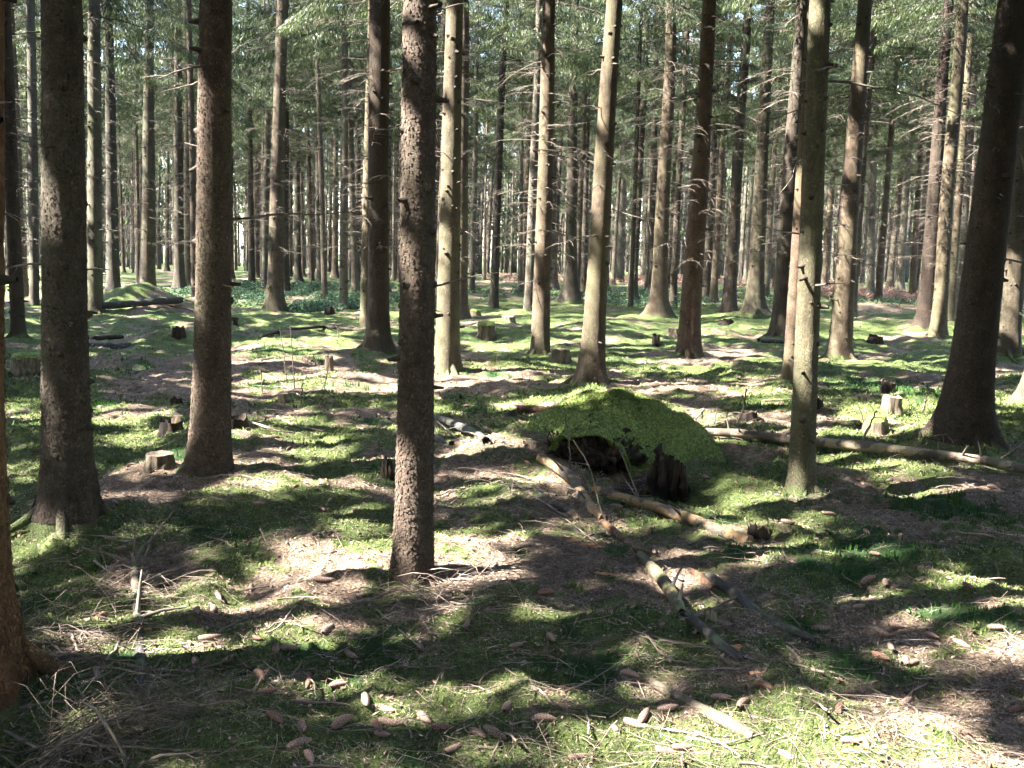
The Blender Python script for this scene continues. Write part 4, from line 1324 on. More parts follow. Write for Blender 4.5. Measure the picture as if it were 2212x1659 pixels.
log("fallen_log", [(1512, 938, 9), (1600, 944, 11), (1700, 958, 12), (1800, 970, 12), (1900, 978, 13), (2000, 990, 12), (2110, 1005, 12), (2230, 1022, 13)], M_LOGPALE,
    "long pale fallen trunk running from behind the smooth spruce to the right edge", stubs=16, seed=1, hug=.6, lift=.03)
log("fallen_log", [(1285, 1058, 13), (1340, 1078, 14), (1420, 1103, 14), (1500, 1125, 15), (1560, 1146, 16), (1620, 1168, 17)], M_LOGORANGE,
    "log with orange peeled patches and a sawn end beside the dark jagged stump", ends=("broken", "sawn"), stubs=3, seed=2)
log("fallen_log", [(1163, 988, 10), (1200, 1020, 12), (1240, 1055, 14), (1275, 1092, 14), (1300, 1120, 13)], M_LOGORANGE,
    "thick upper log reaching down from the green mound's left foot", stubs=3, seed=3)
log("fallen_log", [(1302, 1128, 9), (1340, 1160, 10), (1378, 1192, 11)], M_ROT, "rotten dark middle piece between the thick upper log and the yellowish log", seed=4)
log("fallen_log", [(1384, 1200, 12), (1415, 1240, 16), (1445, 1285, 16), (1472, 1322, 15)], M_LOGYEL, "yellowish barkless log piece catching a sun patch, its lower end split", seed=5, stubs=2)
log("fallen_log", [(1470, 1315, 13), (1500, 1345, 13), (1535, 1375, 13), (1570, 1405, 13), (1600, 1425, 11)], M_LOGGREY, "short dark log continuing below the yellowish one to the orange splinters", seed=6)
log("fallen_log", [(1535, 1245, 11), (1590, 1285, 15), (1650, 1325, 16), (1710, 1358, 15), (1755, 1382, 12)], M_LOGGREY, "smooth dark grey log lying in green moss at lower right", seed=7, sink=.5)
log("fallen_log", [(1405, 1470, 10), (1460, 1500, 14), (1520, 1535, 16), (1590, 1570, 16), (1625, 1590, 13)], M_LOGMOSS, "moss-grown pale rotting log at the sunny lower edge", seed=8, sink=.5, hug=.9)
log("fallen_log", [(291, 1200, 9), (293, 1260, 10), (296, 1320, 10), (298, 1352, 10)], M_LOGMOSS, "upper piece of the upright-lying snapped pole at lower left", seed=9, stubs=4, sink=.5, stub_len=.25)
log("fallen_log", [(298, 1368, 14), (302, 1420, 14), (303, 1490, 15)], M_LOGGREY, "lower grey piece of the snapped pole at lower left, hollow end", seed=10, sink=.4)
log("fallen_log", [(945, 900, 8), (985, 920, 10), (1020, 938, 11), (1048, 952, 11)], M_LOGGREY, "grey broken log lying just right of the central trunk", seed=11, stubs=4)
log("fallen_log", [(922, 937, 8), (950, 948, 9), (975, 957, 8)], M_LOGGREY, "short dark mossy log half hidden by the central trunk's right side", seed=12)
log("fallen_log", [(222, 668, 9), (280, 662, 9), (340, 658, 9), (388, 655, 9)], M_LOGGREY, "big grey log with an orange broken end across the sunny left hillock", seed=13, sink=1.0, lift=.06)
log("fallen_log", [(155, 725, 8), (205, 728, 8), (262, 727, 5)], M_ROTDARK, "flat dark rotten log in shade just right of the large left trunk", seed=14)
log("fallen_log", [(1155, 1055, 9), (1185, 1085, 9), (1210, 1105, 8)], M_LOGGREY, "short log stub under crossing twigs left of the thick upper log", seed=15)
log("fallen_log", [(1195, 1085, 8), (1225, 1105, 10), (1250, 1122, 9)], M_LOGORANGE, "small yellowish log piece tucked beside the thick upper log", seed=16)
log("fallen_log", [(1120, 882, 9), (1150, 884, 10), (1180, 886, 8)], M_ROT, "rotten brown chunk of log left of the green mound's top", seed=17)
log("fallen_log", [(1495, 1232, 9), (1520, 1250, 11), (1540, 1268, 10)], M_ROT, "rotten crumbly log piece at the upper end of the smooth dark grey log", seed=18, sink=.2)
log("fallen_log", [(840, 720, 4), (700, 706, 4), (600, 716, 4), (560, 730, 3)], M_ROTDARK, "thin dark bough lying across the moss left of the flared dark trunk", seed=19)
log("fallen_log", [(1640, 735, 5), (1680, 737, 6), (1716, 742, 5)], M_LOGGREY, "small grey log between the sun-patched and the broad dark trunk", seed=20)


def stump(px, py, w, h, style, label, seed, moss=False):
    rg = np.random.default_rng(seed + 6000)
    g = G(px, py)
    d = depth_of(g)
    r = w / 2 / F * d
    hh = h / F * d * 1.05
    ns = 30
    th = np.arange(ns) * 2 * math.pi / ns
    zs = np.linspace(-.12, hh, 12)
    jag = {'sawn': .16, 'black': .5, 'jagged': .8, 'mossy': .18}[style]
    top = 1 - jag * vn(np.cos(th) * (2.2 if style != 'jagged' else 4.5) + seed, np.sin(th) * (2.2 if style != 'jagged' else 4.5), 3)
    if style == 'jagged':
        top -= .25 * rg.random(ns)
    Z = np.minimum(zs[:, None], 99) * np.where(zs[:, None] > 0, top[None], 1)
    nl = rg.integers(3, 6)
    R = r * (1 + .28 * np.exp(-np.maximum(Z, 0) / (.35 * hh + .01)) * (.6 + .6 * np.cos(nl * th + seed)[None]) + .14 * (vn(np.cos(th) * 4 + seed, np.sin(th) * 4, 2) - .5)[None] + .12 * (vn(th[None] * 6, Z * 30, 1) - .5))
    V = np.stack([R * np.cos(th), R * np.sin(th), Z], -1)
    b = MB()
    n = len(zs)
    ii = np.arange(n * ns).reshape(n, ns)
    b.add(V.reshape(-1, 3), np.stack([ii[:-1], np.roll(ii, -1, 1)[:-1], np.roll(ii, -1, 1)[1:], ii[1:]], -1).reshape(-1, 4))
    ring = V[-1]
    drop = {'sawn': 0.02, 'black': .5, 'jagged': .6, 'mossy': .05}[style] * hh
    i1 = ring * [.75, .75, 1] - [0, 0, drop * .6]
    i2 = ring * [.35, .35, 1] - [0, 0, drop]
    i2[:, 2] = i2[:, 2].mean() + .02 * hh * rg.normal(0, 1, ns)
    cc = np.array([[0, 0, i2[:, 2].mean()]])
    j = np.arange(ns)
    k = (j + 1) % ns
    vv = np.concatenate([ring, i1, i2, cc])
    q = np.concatenate([np.stack([j, k, ns + k, ns + j], 1), np.stack([ns + j, ns + k, 2 * ns + k, 2 * ns + j], 1)])
    t = np.stack([2 * ns + j, 2 * ns + k, np.full(ns, 3 * ns)], 1)
    side = {'sawn': M_STUMP, 'black': M_ROTDARK, 'jagged': M_ROTDARK, 'mossy': M_STUMP}[style]
    o = link("tree_stump", b.build("tree_stump", side), loc=g, label=label, cat="stump", group="old tree stumps")
    o.color = (.8, .65, .5, 1)
    c = MB()
    c.add(vv, q, t)
    link("cut_face" if style in ('sawn', 'mossy') else "hollow_top", c.build("stump_top", M_CUT if style == 'sawn' else M_STUMP if style == 'mossy' else M_ROTDARK, smooth=False), o)
    if moss:
        m = MB()
        rr = np.linspace(0, 1, 8)
        T2, R2_ = np.meshgrid(th, rr, indexing='ij')
        e = r * (.92 + .3 * vn(np.cos(T2) * 2 + seed, np.sin(T2) * 2, 4))
        zt = hh * (1.03 + .02) + .035 * (1 - R2_ ** 2) + .012 * vn(np.cos(T2) * R2_ * 9, np.sin(T2) * R2_ * 9, 5) - (R2_ > .95) * .06
        VV = np.stack([e * R2_ * np.cos(T2), e * R2_ * np.sin(T2), zt], -1)
        ii = np.arange(ns * 8).reshape(ns, 8)
        m.add(VV.reshape(-1, 3), np.stack([ii[:, :-1], ii[:, 1:], np.roll(ii, -1, 0)[:, 1:], np.roll(ii, -1, 0)[:, :-1]], -1).reshape(-1, 4))
        link("moss_cap", m.build("moss_cap", M_MCAP), o)
    return o


STUMPS = [
    (1050, 728, 36, 28, 'mossy', "stump with flat mossy top right of the pale trunk, dark side turned right", True),
    (1210, 782, 40, 28, 'sawn', "sawn sunlit stump with crumbling side right of the brown trunk", False),
    (1637, 1162, 40, 44, 'jagged', "dark jagged splintered stump at the log's sawn end", False),
    (1925, 890, 40, 34, 'sawn', "low pale sawn stump lit by sun, before the great right trunk", False),
    (1918, 846, 28, 26, 'black', "dark reddish stump just behind the pale sunlit stump", False),
    (508, 926, 48, 36, 'black', "black rotten stump right of the reddish trunk", False),
    (370, 934, 44, 36, 'black', "dark crumbling stump left of the reddish trunk", False),
    (345, 1004, 54, 26, 'mossy', "low weathered grey stump with moss on its flank, lower left of the reddish trunk", False),
    (711, 800, 18, 30, 'sawn', "small yellow sunlit stump in the bright glade left of the flared dark trunk", False),
    (612, 868, 20, 20, 'sawn', "small grey stump behind pale twigs in the glade", False),
    (1890, 742, 30, 20, 'black', "low dark stump midway between the tan and the very dark trunk", False),
    (1417, 745, 16, 26, 'black', "slim dark stump in green moss left of the sun-patched trunk", False),
    (1457, 724, 26, 16, 'sawn', "pale grey stump touching the left side of the sun-patched trunk", False),
    (1568, 700, 28, 12, 'black', "flat grey stump left of the low rise with the dark greenish spruce", False),
    (712, 678, 20, 18, 'black', "round dark stump in front of the lit bilberry clump", False),
    (744, 662, 22, 12, 'sawn', "orange stump in the far undergrowth left of the hugging trunk", False),
    (509, 702, 9, 14, 'black', "tiny upright stump right of the reddish trunk, far back", False),
    (1027, 682, 22, 11, 'mossy', "small far stump behind the mossy-topped one", True),
    (1098, 695, 26, 12, 'sawn', "low orange-brown stump right of the black thin trunk", False),
    (386, 728, 26, 30, 'black', "dark root stump leaning out of the moss left of the reddish trunk, far back", False),
    (1888, 935, 50, 30, 'mossy', "moss-covered low stump with a dark hollow, above the long fallen trunk", True),
    (1616, 905, 34, 20, 'black', "black decayed stump just above the long fallen trunk's left part", False),
    (1765, 880, 22, 22, 'black', "small rotten stump right of the smooth trunk's middle", False),
    (60, 800, 62, 30, 'mossy', "broad mossy stump with black hollow near the left edge", True),
    (380, 872, 24, 16, 'black', "low dark stump just left of the reddish trunk's middle", False),
]
for i, s_ in enumerate(STUMPS):
    stump(s_[0], s_[1], s_[2], s_[3], s_[4], s_[5], i, s_[6])

# ---- the mossy root mound with its dark hollow
rg = np.random.default_rng(5)
MX, MY = G(1330, 985)[0], G(1330, 960)[1] + .35
MZ = float(hbase(np.array([MX]), np.array([MY]))[0]) - .03
nt_, nr_ = 260, 50
th = np.linspace(0, 2 * math.pi, nt_, endpoint=False)
front = np.clip((np.cos(th + math.pi / 2 + .30) - .925) / .075, 0, 1) ** .6      # towards the camera, a bit right
u = np.linspace(0, 1, nr_)
T2, U2 = np.meshgrid(th, u, indexing='ij')
Fr = front[:, None]
rx, ry, Hh = 1.02, .92, .38
edge = 1 + .16 * (vn(np.cos(T2) * 1.6 + 3, np.sin(T2) * 1.6, 1) - .5)
rad = np.where(U2 < .8, U2 / .8, 1.0)
zz = Hh * np.cos(np.clip(rad, 0, 1) * math.pi / 2) ** 1.05 - .22 * rad ** 6 * (1 - Fr)
lipz = .20 * Fr * (1 + .5 * (vn(np.cos(T2) * 6, np.sin(T2) * 6, 2) - .5) + .25 * (vn(np.cos(T2) * 25, np.sin(T2) * 25, 3) - .5))
zz = np.where(U2 < .8, zz * (1 - lipz / Hh) + lipz, lipz)
k2 = np.clip((U2 - .8) / .2, 0, 1)
rad = rad * (1 - Fr * np.sqrt(k2) * .62)
zz = np.where(U2 >= .8, lipz * (1 - k2 ** 3) - .10 * k2 - .22 * (1 - Fr), zz)
# ridge running back left towards the leaning spruce
xx = rx * rad * edge * np.cos(T2)
yy = ry * rad * edge * np.sin(T2)
nz = .26 * (fbm(xx + 9, yy + 4, 2.2, 3, 2) - .5) + .07 * (fbm(xx, yy, 7, 2, 5) - .5) + .022 * (fbm(xx, yy, 16, 2, 3) - .5)
zz = zz + nz * (1 - k2)
zz = zz + .03 * np.exp(-((xx + .25) ** 2 + (yy - .35) ** 2) / .12) * (1 - k2)
V = np.stack([xx, yy, zz], -1).reshape(-1, 3)
ii = np.arange(nt_ * nr_).reshape(nt_, nr_)
q = np.stack([ii[:, :-1], np.roll(ii, -1, 0)[:, :-1], np.roll(ii, -1, 0)[:, 1:], ii[:, 1:]], -1)
q = q[:, :, ::-1]
cut = int(.8 * (nr_ - 1)) + 1
bm_ = MB()
bm_.add(V, q[:, :cut].reshape(-1, 4))
mound = link("root_mound", None, loc=(MX, MY, MZ), label="bright green mossy mound with a black hollow in its front, right of centre", cat="mound")
link("moss_cover", bm_.build("moss_cover", M_MCAP), mound)
bp = MB()
bp.add(V, q[:, cut:].reshape(-1, 4))
link("earth_hollow", bp.build("earth_hollow", M_PEAT), mound)
# moss sprigs and hanging roots on the mound
n = 45000
sel = rg.integers(0, nt_ * cut, n)
pt = np.stack([ii[:, :cut].ravel()[sel]], 0)[0]
o = V[pt] + rg.normal(0, .018, (n, 3)) * [1, 1, .2]
a = rg.random(n) * 6.28
hh = .008 + .010 * rg.random(n)
tip = o + np.stack([np.cos(a) * hh * .6, np.sin(a) * hh * .6, hh], 1)
sd_ = np.stack([-np.sin(a), np.cos(a), a * 0], 1) * .003
bs = MB()
bs.add(np.stack([o - sd_, o + sd_, tip], 1).reshape(-1, 3), t=np.arange(n * 3).reshape(-1, 3))
link("moss_sprigs", bs.build("moss_sprigs", M_MOSS, smooth=False), mound)['kind'] = 'stuff'
br = MB()
Ps, Rs = [], []
for k in range(110):
    a = -math.pi / 2 - .30 + rg.normal(0, .17)
    p = np.array([rx * math.cos(a) * .86, ry * math.sin(a) * .80, .16 + .03 * rg.random()])
    t = np.linspace(0, 1, 5)[:, None]
    Q = p + np.array([rg.normal(0, .06), rg.normal(.04, .06), -.06 - .22 * rg.random()]) * t + rg.normal(0, .008, (5, 3)) * t
    Ps.append(Q)
    Rs.append(.004 * (1 - .8 * t[:, 0]) * (.5 + rg.random()))
for k in range(520):
    a = -math.pi / 2 - .24 + rg.normal(0, .19)
    q0 = .45 + .52 * rg.random()
    p = np.array([rx * math.cos(a) * q0, ry * math.sin(a) * q0, -.03 + .19 * rg.random() * (1.3 - q0) * 1.6])
    t = np.linspace(0, 1, 5)[:, None]
    Ps.append(p + rg.normal(0, .06, 3) * t + rg.normal(0, .012, (5, 3)))
    Rs.append((.012 + .022 * rg.random()) * np.array([.3, .9, 1, .8, .2]) * (.7 + .6 * rg.random(5)))
br.tubes(np.array(Ps), np.array(Rs), 5)
link("hanging_roots", br.build("hanging_roots", M_ROTDARK), mound)['kind'] = 'stuff'


def rotten_block(px, py, w, h, label, seed, mat=None, sx=1.0):
    """upright splintered block of rotten wood, made of fused ragged slabs"""
    rg = np.random.default_rng(seed + 8000)
    g = G(px, py)
    d = depth_of(g)
    w = w / F * d
    h = h / F * d
    b = MB()
    for k in range(44):
        cx = rg.uniform(-.5, .5) * w
        cy_ = rg.uniform(-.35, .35) * w * .7
        hh = h * (1 - .5 * abs(cx) / w) * rg.uniform(.55, .95)
        n = 7
        t = np.linspace(0, 1, n)
        P = np.stack([cx * (1 - .35 * t) + rg.normal(0, .02 * w, n).cumsum(), cy_ * (1 - .3 * t) + rg.normal(0, .03 * w, n).cumsum(), -.05 + (hh + .05) * t], 1)
        R = w * rg.uniform(.05, .11) * (1 - .5 * t ** 2) * (1 + .3 * rg.normal(0, 1, n))
        b.tubes(P, np.abs(R) + .003, 5)
    o = link("rotten_stump", b.build("rotten_stump", mat or M_ROTDARK, smooth=False), loc=g, label=label, cat="stump")
    return o


rotten_block(1440, 1072, 100, 100, "upright splintered black stump in front of the green mound's right side", 1)
rotten_block(1532, 1340, 30, 34, "yellow splintered wood standing where the yellowish log broke", 2, M_CUT)
rotten_block(835, 1028, 30, 50, "dark mossy root knob peeking out left of the central trunk", 3)

# splinters of orange rotten wood
CH = [(1600, 1400, 26, 8), (1240, 1168, 22, 6), (1268, 1178, 24, 6), (1290, 1183, 18, 6), (1330, 1245, 24, 6), (1300, 1240, 20, 5), (1360, 1255, 18, 5), (455, 1235, 18, 5), (462, 1377, 22, 5), (302, 1362, 18, 9), (320, 1360, 12, 6),
      (1845, 1625, 34, 7), (1500, 1625, 30, 6), (1560, 1600, 22, 5), (480, 1240, 12, 4), (845, 1352, 12, 5), (390, 1540, 14, 4), (330, 1130, 16, 4), (1630, 1455, 16, 6), (1560, 1190, 12, 4)]
ITEMS = []      # (x picture, y picture, object, what) labelled together below
for i, (px, py, l, w) in enumerate(CH):
    rg = np.random.default_rng(i + 300)
    g = G(px, py)
    d = depth_of(g)
    L, Wd = l / F * d, w / F * d
    b = MB()
    for k in range(4):
        t = np.linspace(-1, 1, 6)
        P = np.stack([t * L * (.6 + .4 * rg.random()), rg.normal(0, .4) * Wd + rg.normal(0, .1, 6) * Wd, .3 * Wd + rg.normal(0, .25, 6) * Wd], 1)
        b.tubes(P, np.maximum(Wd * .5 * (1.05 - np.abs(t) ** 2) * (.6 + .5 * rg.random(6)), .001), 5)
    o = link("wood_splinter", b.build("wood_splinter", simple("orange_splinter_wood", [(.20, .08, .035), (.42, .2, .10), (.5, .32, .2)], 40, stretch=(.2, 1, 1)) if i == 0 else bpy.data.materials["orange_splinter_wood"], smooth=False), loc=g)
    o.rotation_euler = (0, 0, rg.normal(0, .5))
    ITEMS.append((px, py, o, "orange wood splinters", "splinter", "splinters of rotten wood"))


# ------------------------------------------------------------------ cones
def cone_mesh(seed):
    rg = np.random.default_rng(seed)
    nu, nvv = 44, 26
    uu = np.linspace(0, 1, nu)
    vv = np.linspace(0, 2 * math.pi, nvv, endpoint=False)
    Uc, Vc = np.meshgrid(uu, vv, indexing='ij')
    prof = .0165 * np.sin(np.clip(Uc * 1.02 + .02, 0, 1) ** .75 * math.pi) ** .55
    ph = (Uc * 13 + ((Vc / (2 * math.pi) * 8) % 1 > .5) * .5) % 1
    cell = np.abs(((Vc / (2 * math.pi) * 16) % 1) - .5) * 2
    sc = ph ** 1.4 * (1 - .5 * cell)
    R = prof * (.86 + .26 * sc)
    bend = .006 * (seed % 3 - 1)
    X_ = (Uc - .5) * .105
    V = np.stack([X_, R * np.cos(Vc) + bend * np.sin(Uc * math.pi), R * np.sin(Vc)], -1)
    b = MB()
    ii = np.arange(nu * nvv).reshape(nu, nvv)
    b.add(V.reshape(-1, 3), np.stack([ii[:-1], ii[1:], np.roll(ii, -1, 1)[1:], np.roll(ii, -1, 1)[:-1]], -1).reshape(-1, 4))
    return b.build("spruce_cone", M_CONE, attrs=dict(tip=sc.ravel()))


CM = [cone_mesh(k) for k in range(3)]
CONES = [(418, 1438, 60), (543, 1277, 55), (428, 1326, 50), (461, 1318, 40), (472, 1292, 25), (268, 1193, -25), (311, 1132, 30), (209, 1461, 40), (219, 1338, -40), (454, 1382, -10), (556, 1384, 20), (597, 1407, 80),
         (625, 1409, 0), (709, 1364, -50), (561, 1468, 30), (665, 1476, 80), (576, 1504, -10), (655, 1521, 0), (594, 1559, 25), (653, 1578, 50), (648, 1614, -20), (668, 1644, 40), (625, 971, -30), (714, 1086, -60), (696, 1106, 20),
         (640, 1053, -50), (701, 1257, -5), (395, 1249, -10), (739, 1565, -30), (734, 1486, -10), (1007, 1354, -60), (1116, 1400, -20), (1190, 1387, 45), (907, 1405, 35), (917, 1559, 35), (956, 1577, 5), (1032, 1593, 20), (1070, 1591, 15),
         (981, 1621, -30), (1175, 1562, -2), (1096, 1532, -60), (815, 1576, 45), (826, 1593, 15), (744, 1563, -25), (846, 1565, 5), (831, 1537, 8), (1392, 1553, -40), (1443, 1536, -5), (1376, 1572, 10), (1267, 1211, -40), (1180, 1287, -10),
         (1463, 1254, 20), (1412, 1196, 80), (1254, 1040, -35), (1088, 1086, 3), (1058, 915, -15), (1139, 1005, 5), (1126, 904, 5), (1376, 930, -5), (958, 1030, 10), (1361, 1466, 15), (729, 1481, -20), (790, 1517, 60), (1330, 1578, 70),
         (1473, 1624, -5), (1703, 1132, 2), (1762, 1101, 10), (1872, 1155, 70), (1877, 1259, -8), (1912, 1265, -50), (1892, 1202, 20), (2142, 1117, 8), (2093, 1272, 30), (1856, 1316, -8), (1777, 1364, 5), (1905, 1372, 40), (1940, 1359, -5),
         (2012, 1378, 25), (2076, 1397, 30), (1923, 1402, -75), (1976, 1438, -10), (1958, 1433, -50), (1902, 1423, 25), (2152, 1364, 8), (1607, 1527, -25), (1558, 1513, 5), (1867, 1611, 75), (1841, 1609, 0), (2073, 1583, 50), (1816, 1537, -35),
         (2144, 1058, 0), (1525, 1035, 30), (1591, 1002, -5), (2073, 1016, 10), (1793, 1114, 0), (1851, 1038, 20), (2198, 1540, -5), (1958, 1525, -20), (1443, 1629, 5), (1706, 1639, 20), (870, 1210, 30), (760, 1420, 15), (1250, 1640, -10),
         (500, 1430, -40), (1650, 1490, 30), (1710, 1060, 5), (1160, 1225, 20), (690, 960, -20), (1330, 1100, 5), (1230, 905, 10), (1010, 880, 0), (1560, 1350, 10), (1990, 1230, -20), (250, 1090, 15), (560, 1090, -10), (1270, 860, 5)]
for i, (px, py, ang) in enumerate(CONES):
    rg = np.random.default_rng(i + 50)
    g = G(px, py)
    o = link("spruce_cone", CM[i % 3], loc=(g[0], g[1], g[2] + .010 + .008 * rg.random()))
    d = np.linalg.norm(g - CAM)
    # picture angle to ground angle: depth is foreshortened
    fs = CAM[2] / d
    a = math.atan2(-math.sin(math.radians(ang)) / max(fs, .2), math.cos(math.radians(ang)))
    s_ = .70 + .32 * rg.random()
    o.scale = (s_, s_, s_)
    o.rotation_euler = (rg.random() * 6, rg.normal(0, .12), a)
    tn = rg.random()
    o.color = (1.25, 1.2, 1.15, 1) if tn < .3 else (.75, .6, .5, 1) if tn > .8 else (1, .95, .9, 1)
    ITEMS.append((px, py, o, "spruce cone" if tn >= .3 and tn <= .8 else "pale spruce cone" if tn < .3 else "dark spruce cone", "cone", "fallen spruce cones"))

# ------------------------------------------------------------------ sticks seen one by one
STICKS = [
    ([(20, 1150), (92, 1155), (194, 1160), (275, 1166)], 2.5), ([(428, 1040), (474, 1030), (525, 1032), (576, 1040), (597, 1053)], 3), ([(306, 1326), (350, 1328), (408, 1329)], 3.5),
    ([(316, 1453), (387, 1457), (459, 1457), (510, 1446), (566, 1422)], 5), ([(219, 1448), (255, 1400), (286, 1356)], 5), ([(153, 1371), (168, 1410), (194, 1433)], 5), ([(189, 1422), (210, 1414), (224, 1402)], 3),
    ([(76, 1393), (112, 1395), (138, 1420)], 4.5), ([(393, 1486), (423, 1473), (444, 1476)], 4), ([(576, 1374), (607, 1356), (632, 1318)], 4), ([(510, 1491), (551, 1504), (637, 1502), (727, 1489)], 3),
    ([(291, 1211), (326, 1170), (377, 1106)], 4), ([(347, 1252), (375, 1244), (403, 1231)], 3.5), ([(204, 1216), (230, 1236), (255, 1252)], 4), ([(245, 1476), (265, 1462), (286, 1451)], 4), ([(107, 1456), (135, 1447), (168, 1433)], 3),
    ([(382, 1545), (430, 1538), (479, 1535)], 2.5), ([(0, 1556), (66, 1527), (133, 1524), (214, 1507)], 6), ([(0, 1580), (60, 1615), (160, 1662)], 6), ([(168, 1578), (214, 1609), (255, 1639), (275, 1665)], 5),
    ([(856, 1264), (922, 1258), (994, 1254), (1065, 1262), (1137, 1280), (1182, 1300)], 4), ([(815, 1323), (861, 1364), (912, 1410)], 4), ([(1213, 1203), (1279, 1205), (1361, 1211)], 3),
    ([(989, 1015), (1065, 1022), (1137, 1035), (1213, 1048)], 4), ([(1106, 1045), (1157, 1078), (1223, 1122)], 5), ([(1106, 1573), (1188, 1542), (1270, 1534)], 2.5), ([(1259, 1313), (1295, 1341), (1381, 1374), (1491, 1397)], 3.5),
    ([(1330, 1343), (1348, 1352), (1366, 1354)], 4), ([(928, 897), (958, 925), (989, 953)], 3), ([(678, 1160), (710, 1152), (739, 1147)], 3), ([(1423, 1359), (1489, 1338), (1561, 1313), (1627, 1272)], 5),
    ([(1698, 1400), (1724, 1420), (1734, 1461)], 4), ([(1423, 1389), (1525, 1405), (1581, 1400)], 4), ([(1739, 1542), (1780, 1558), (1782, 1604)], 4), ([(1617, 1553), (1693, 1565), (1749, 1522)], 3), ([(1612, 1481), (1620, 1500), (1627, 1527)], 3),
    ([(1627, 1456), (1645, 1475), (1663, 1502)], 3.5), ([(1775, 884), (1790, 887), (1805, 886)], 4), ([(2009, 992), (2035, 1012), (2060, 1043)], 2.5), ([(2140, 1010), (2175, 985), (2212, 960)], 3), ([(2080, 1494), (2140, 1497), (2212, 1490)], 2.5),
    ([(2175, 1390), (2170, 1410), (2157, 1425)], 2.5), ([(553, 805), (598, 822), (633, 850), (678, 870)], 3), ([(553, 835), (610, 838), (660, 840)], 2), ([(1180, 1105), (1230, 1130), (1290, 1180)], 3), ([(1520, 887), (1505, 905), (1489, 920)], 3),
    ([(1650, 868), (1700, 866), (1760, 862)], 3), ([(1380, 930), (1345, 880), (1320, 850)], 3), ([(900, 1130), (970, 1095), (1010, 1062)], 2.5), ([(720, 1320), (800, 1300), (850, 1275)], 3), ([(1480, 1600), (1560, 1615), (1650, 1590)], 4),
    ([(1440, 1580), (1540, 1600), (1600, 1640)], 4), ([(470, 1370), (520, 1345), (560, 1335)], 3), ([(930, 1330), (1010, 1300), (1080, 1262)], 3), ([(60, 1230), (130, 1215), (190, 1228)], 3), ([(600, 905), (640, 925), (700, 935)], 4),
    ([(540, 915), (600, 935), (640, 940)], 4), ([(1700, 1290), (1760, 1330), (1800, 1340)], 2.5), ([(1220, 1500), (1290, 1470), (1330, 1440)], 3), ([(1090, 1450), (1160, 1490), (1230, 1500)], 3), ([(1250, 1530), (1330, 1510), (1400, 1515)], 3),
    ([(940, 1500), (1010, 1480), (1060, 1500)], 2.5), ([(1490, 1180), (1530, 1165), (1570, 1172)], 3), ([(1330, 1000), (1350, 1040), (1385, 1090)], 2.5)]
STAND = [([(1239, 953), (1279, 1017), (1295, 1099), (1320, 1134)], 3.2), ([(1221, 890), (1230, 960), (1234, 1030)], 2.6), ([(1335, 966), (1362, 1030), (1386, 1086)], 2.6), ([(1244, 1000), (1268, 1040), (1288, 1085)], 3.5),
         ([(1892, 885), (1876, 925), (1856, 961)], 4), ([(1607, 839), (1604, 880), (1591, 918)], 3.2), ([(1996, 858), (1994, 870), (1994, 888)], 3.5), ([(2152, 1213), (2156, 1235), (2162, 1260)], 3), ([(1650, 1105), (1655, 1122), (1656, 1142)], 2.5),
         ([(628, 700), (633, 770), (636, 838)], 1.8), ([(607, 708), (616, 770), (620, 828)], 1.6), ([(725, 695), (730, 710), (733, 730)], 1.8), ([(713, 775), (702, 830), (700, 878)], 2), ([(655, 820), (652, 838), (648, 858)], 2.5),
         ([(768, 767), (764, 785), (760, 803)], 2), ([(1573, 890), (1571, 905), (1568, 925)], 2.5), ([(1550, 880), (1545, 900), (1540, 915)], 2.5), ([(1850, 870), (1862, 900), (1870, 935)], 2), ([(560, 790), (565, 815), (566, 850)], 2),
         ([(680, 770), (690, 800), (695, 830)], 1.8), ([(1300, 1170), (1303, 1195), (1298, 1225)], 2), ([(1395, 905), (1380, 890), (1362, 880)], 2.0), ([(2100, 830), (2110, 850), (2120, 880)], 2), ([(2130, 840), (2132, 860), (2135, 890)], 2),
         ([(340, 1120), (330, 1170), (300, 1215)], 3), ([(270, 1130), (285, 1160), (290, 1215)], 3.5), ([(690, 1490), (660, 1560), (640, 1600)], 1.8), ([(405, 1480), (398, 1530), (390, 1570)], 1.8)]


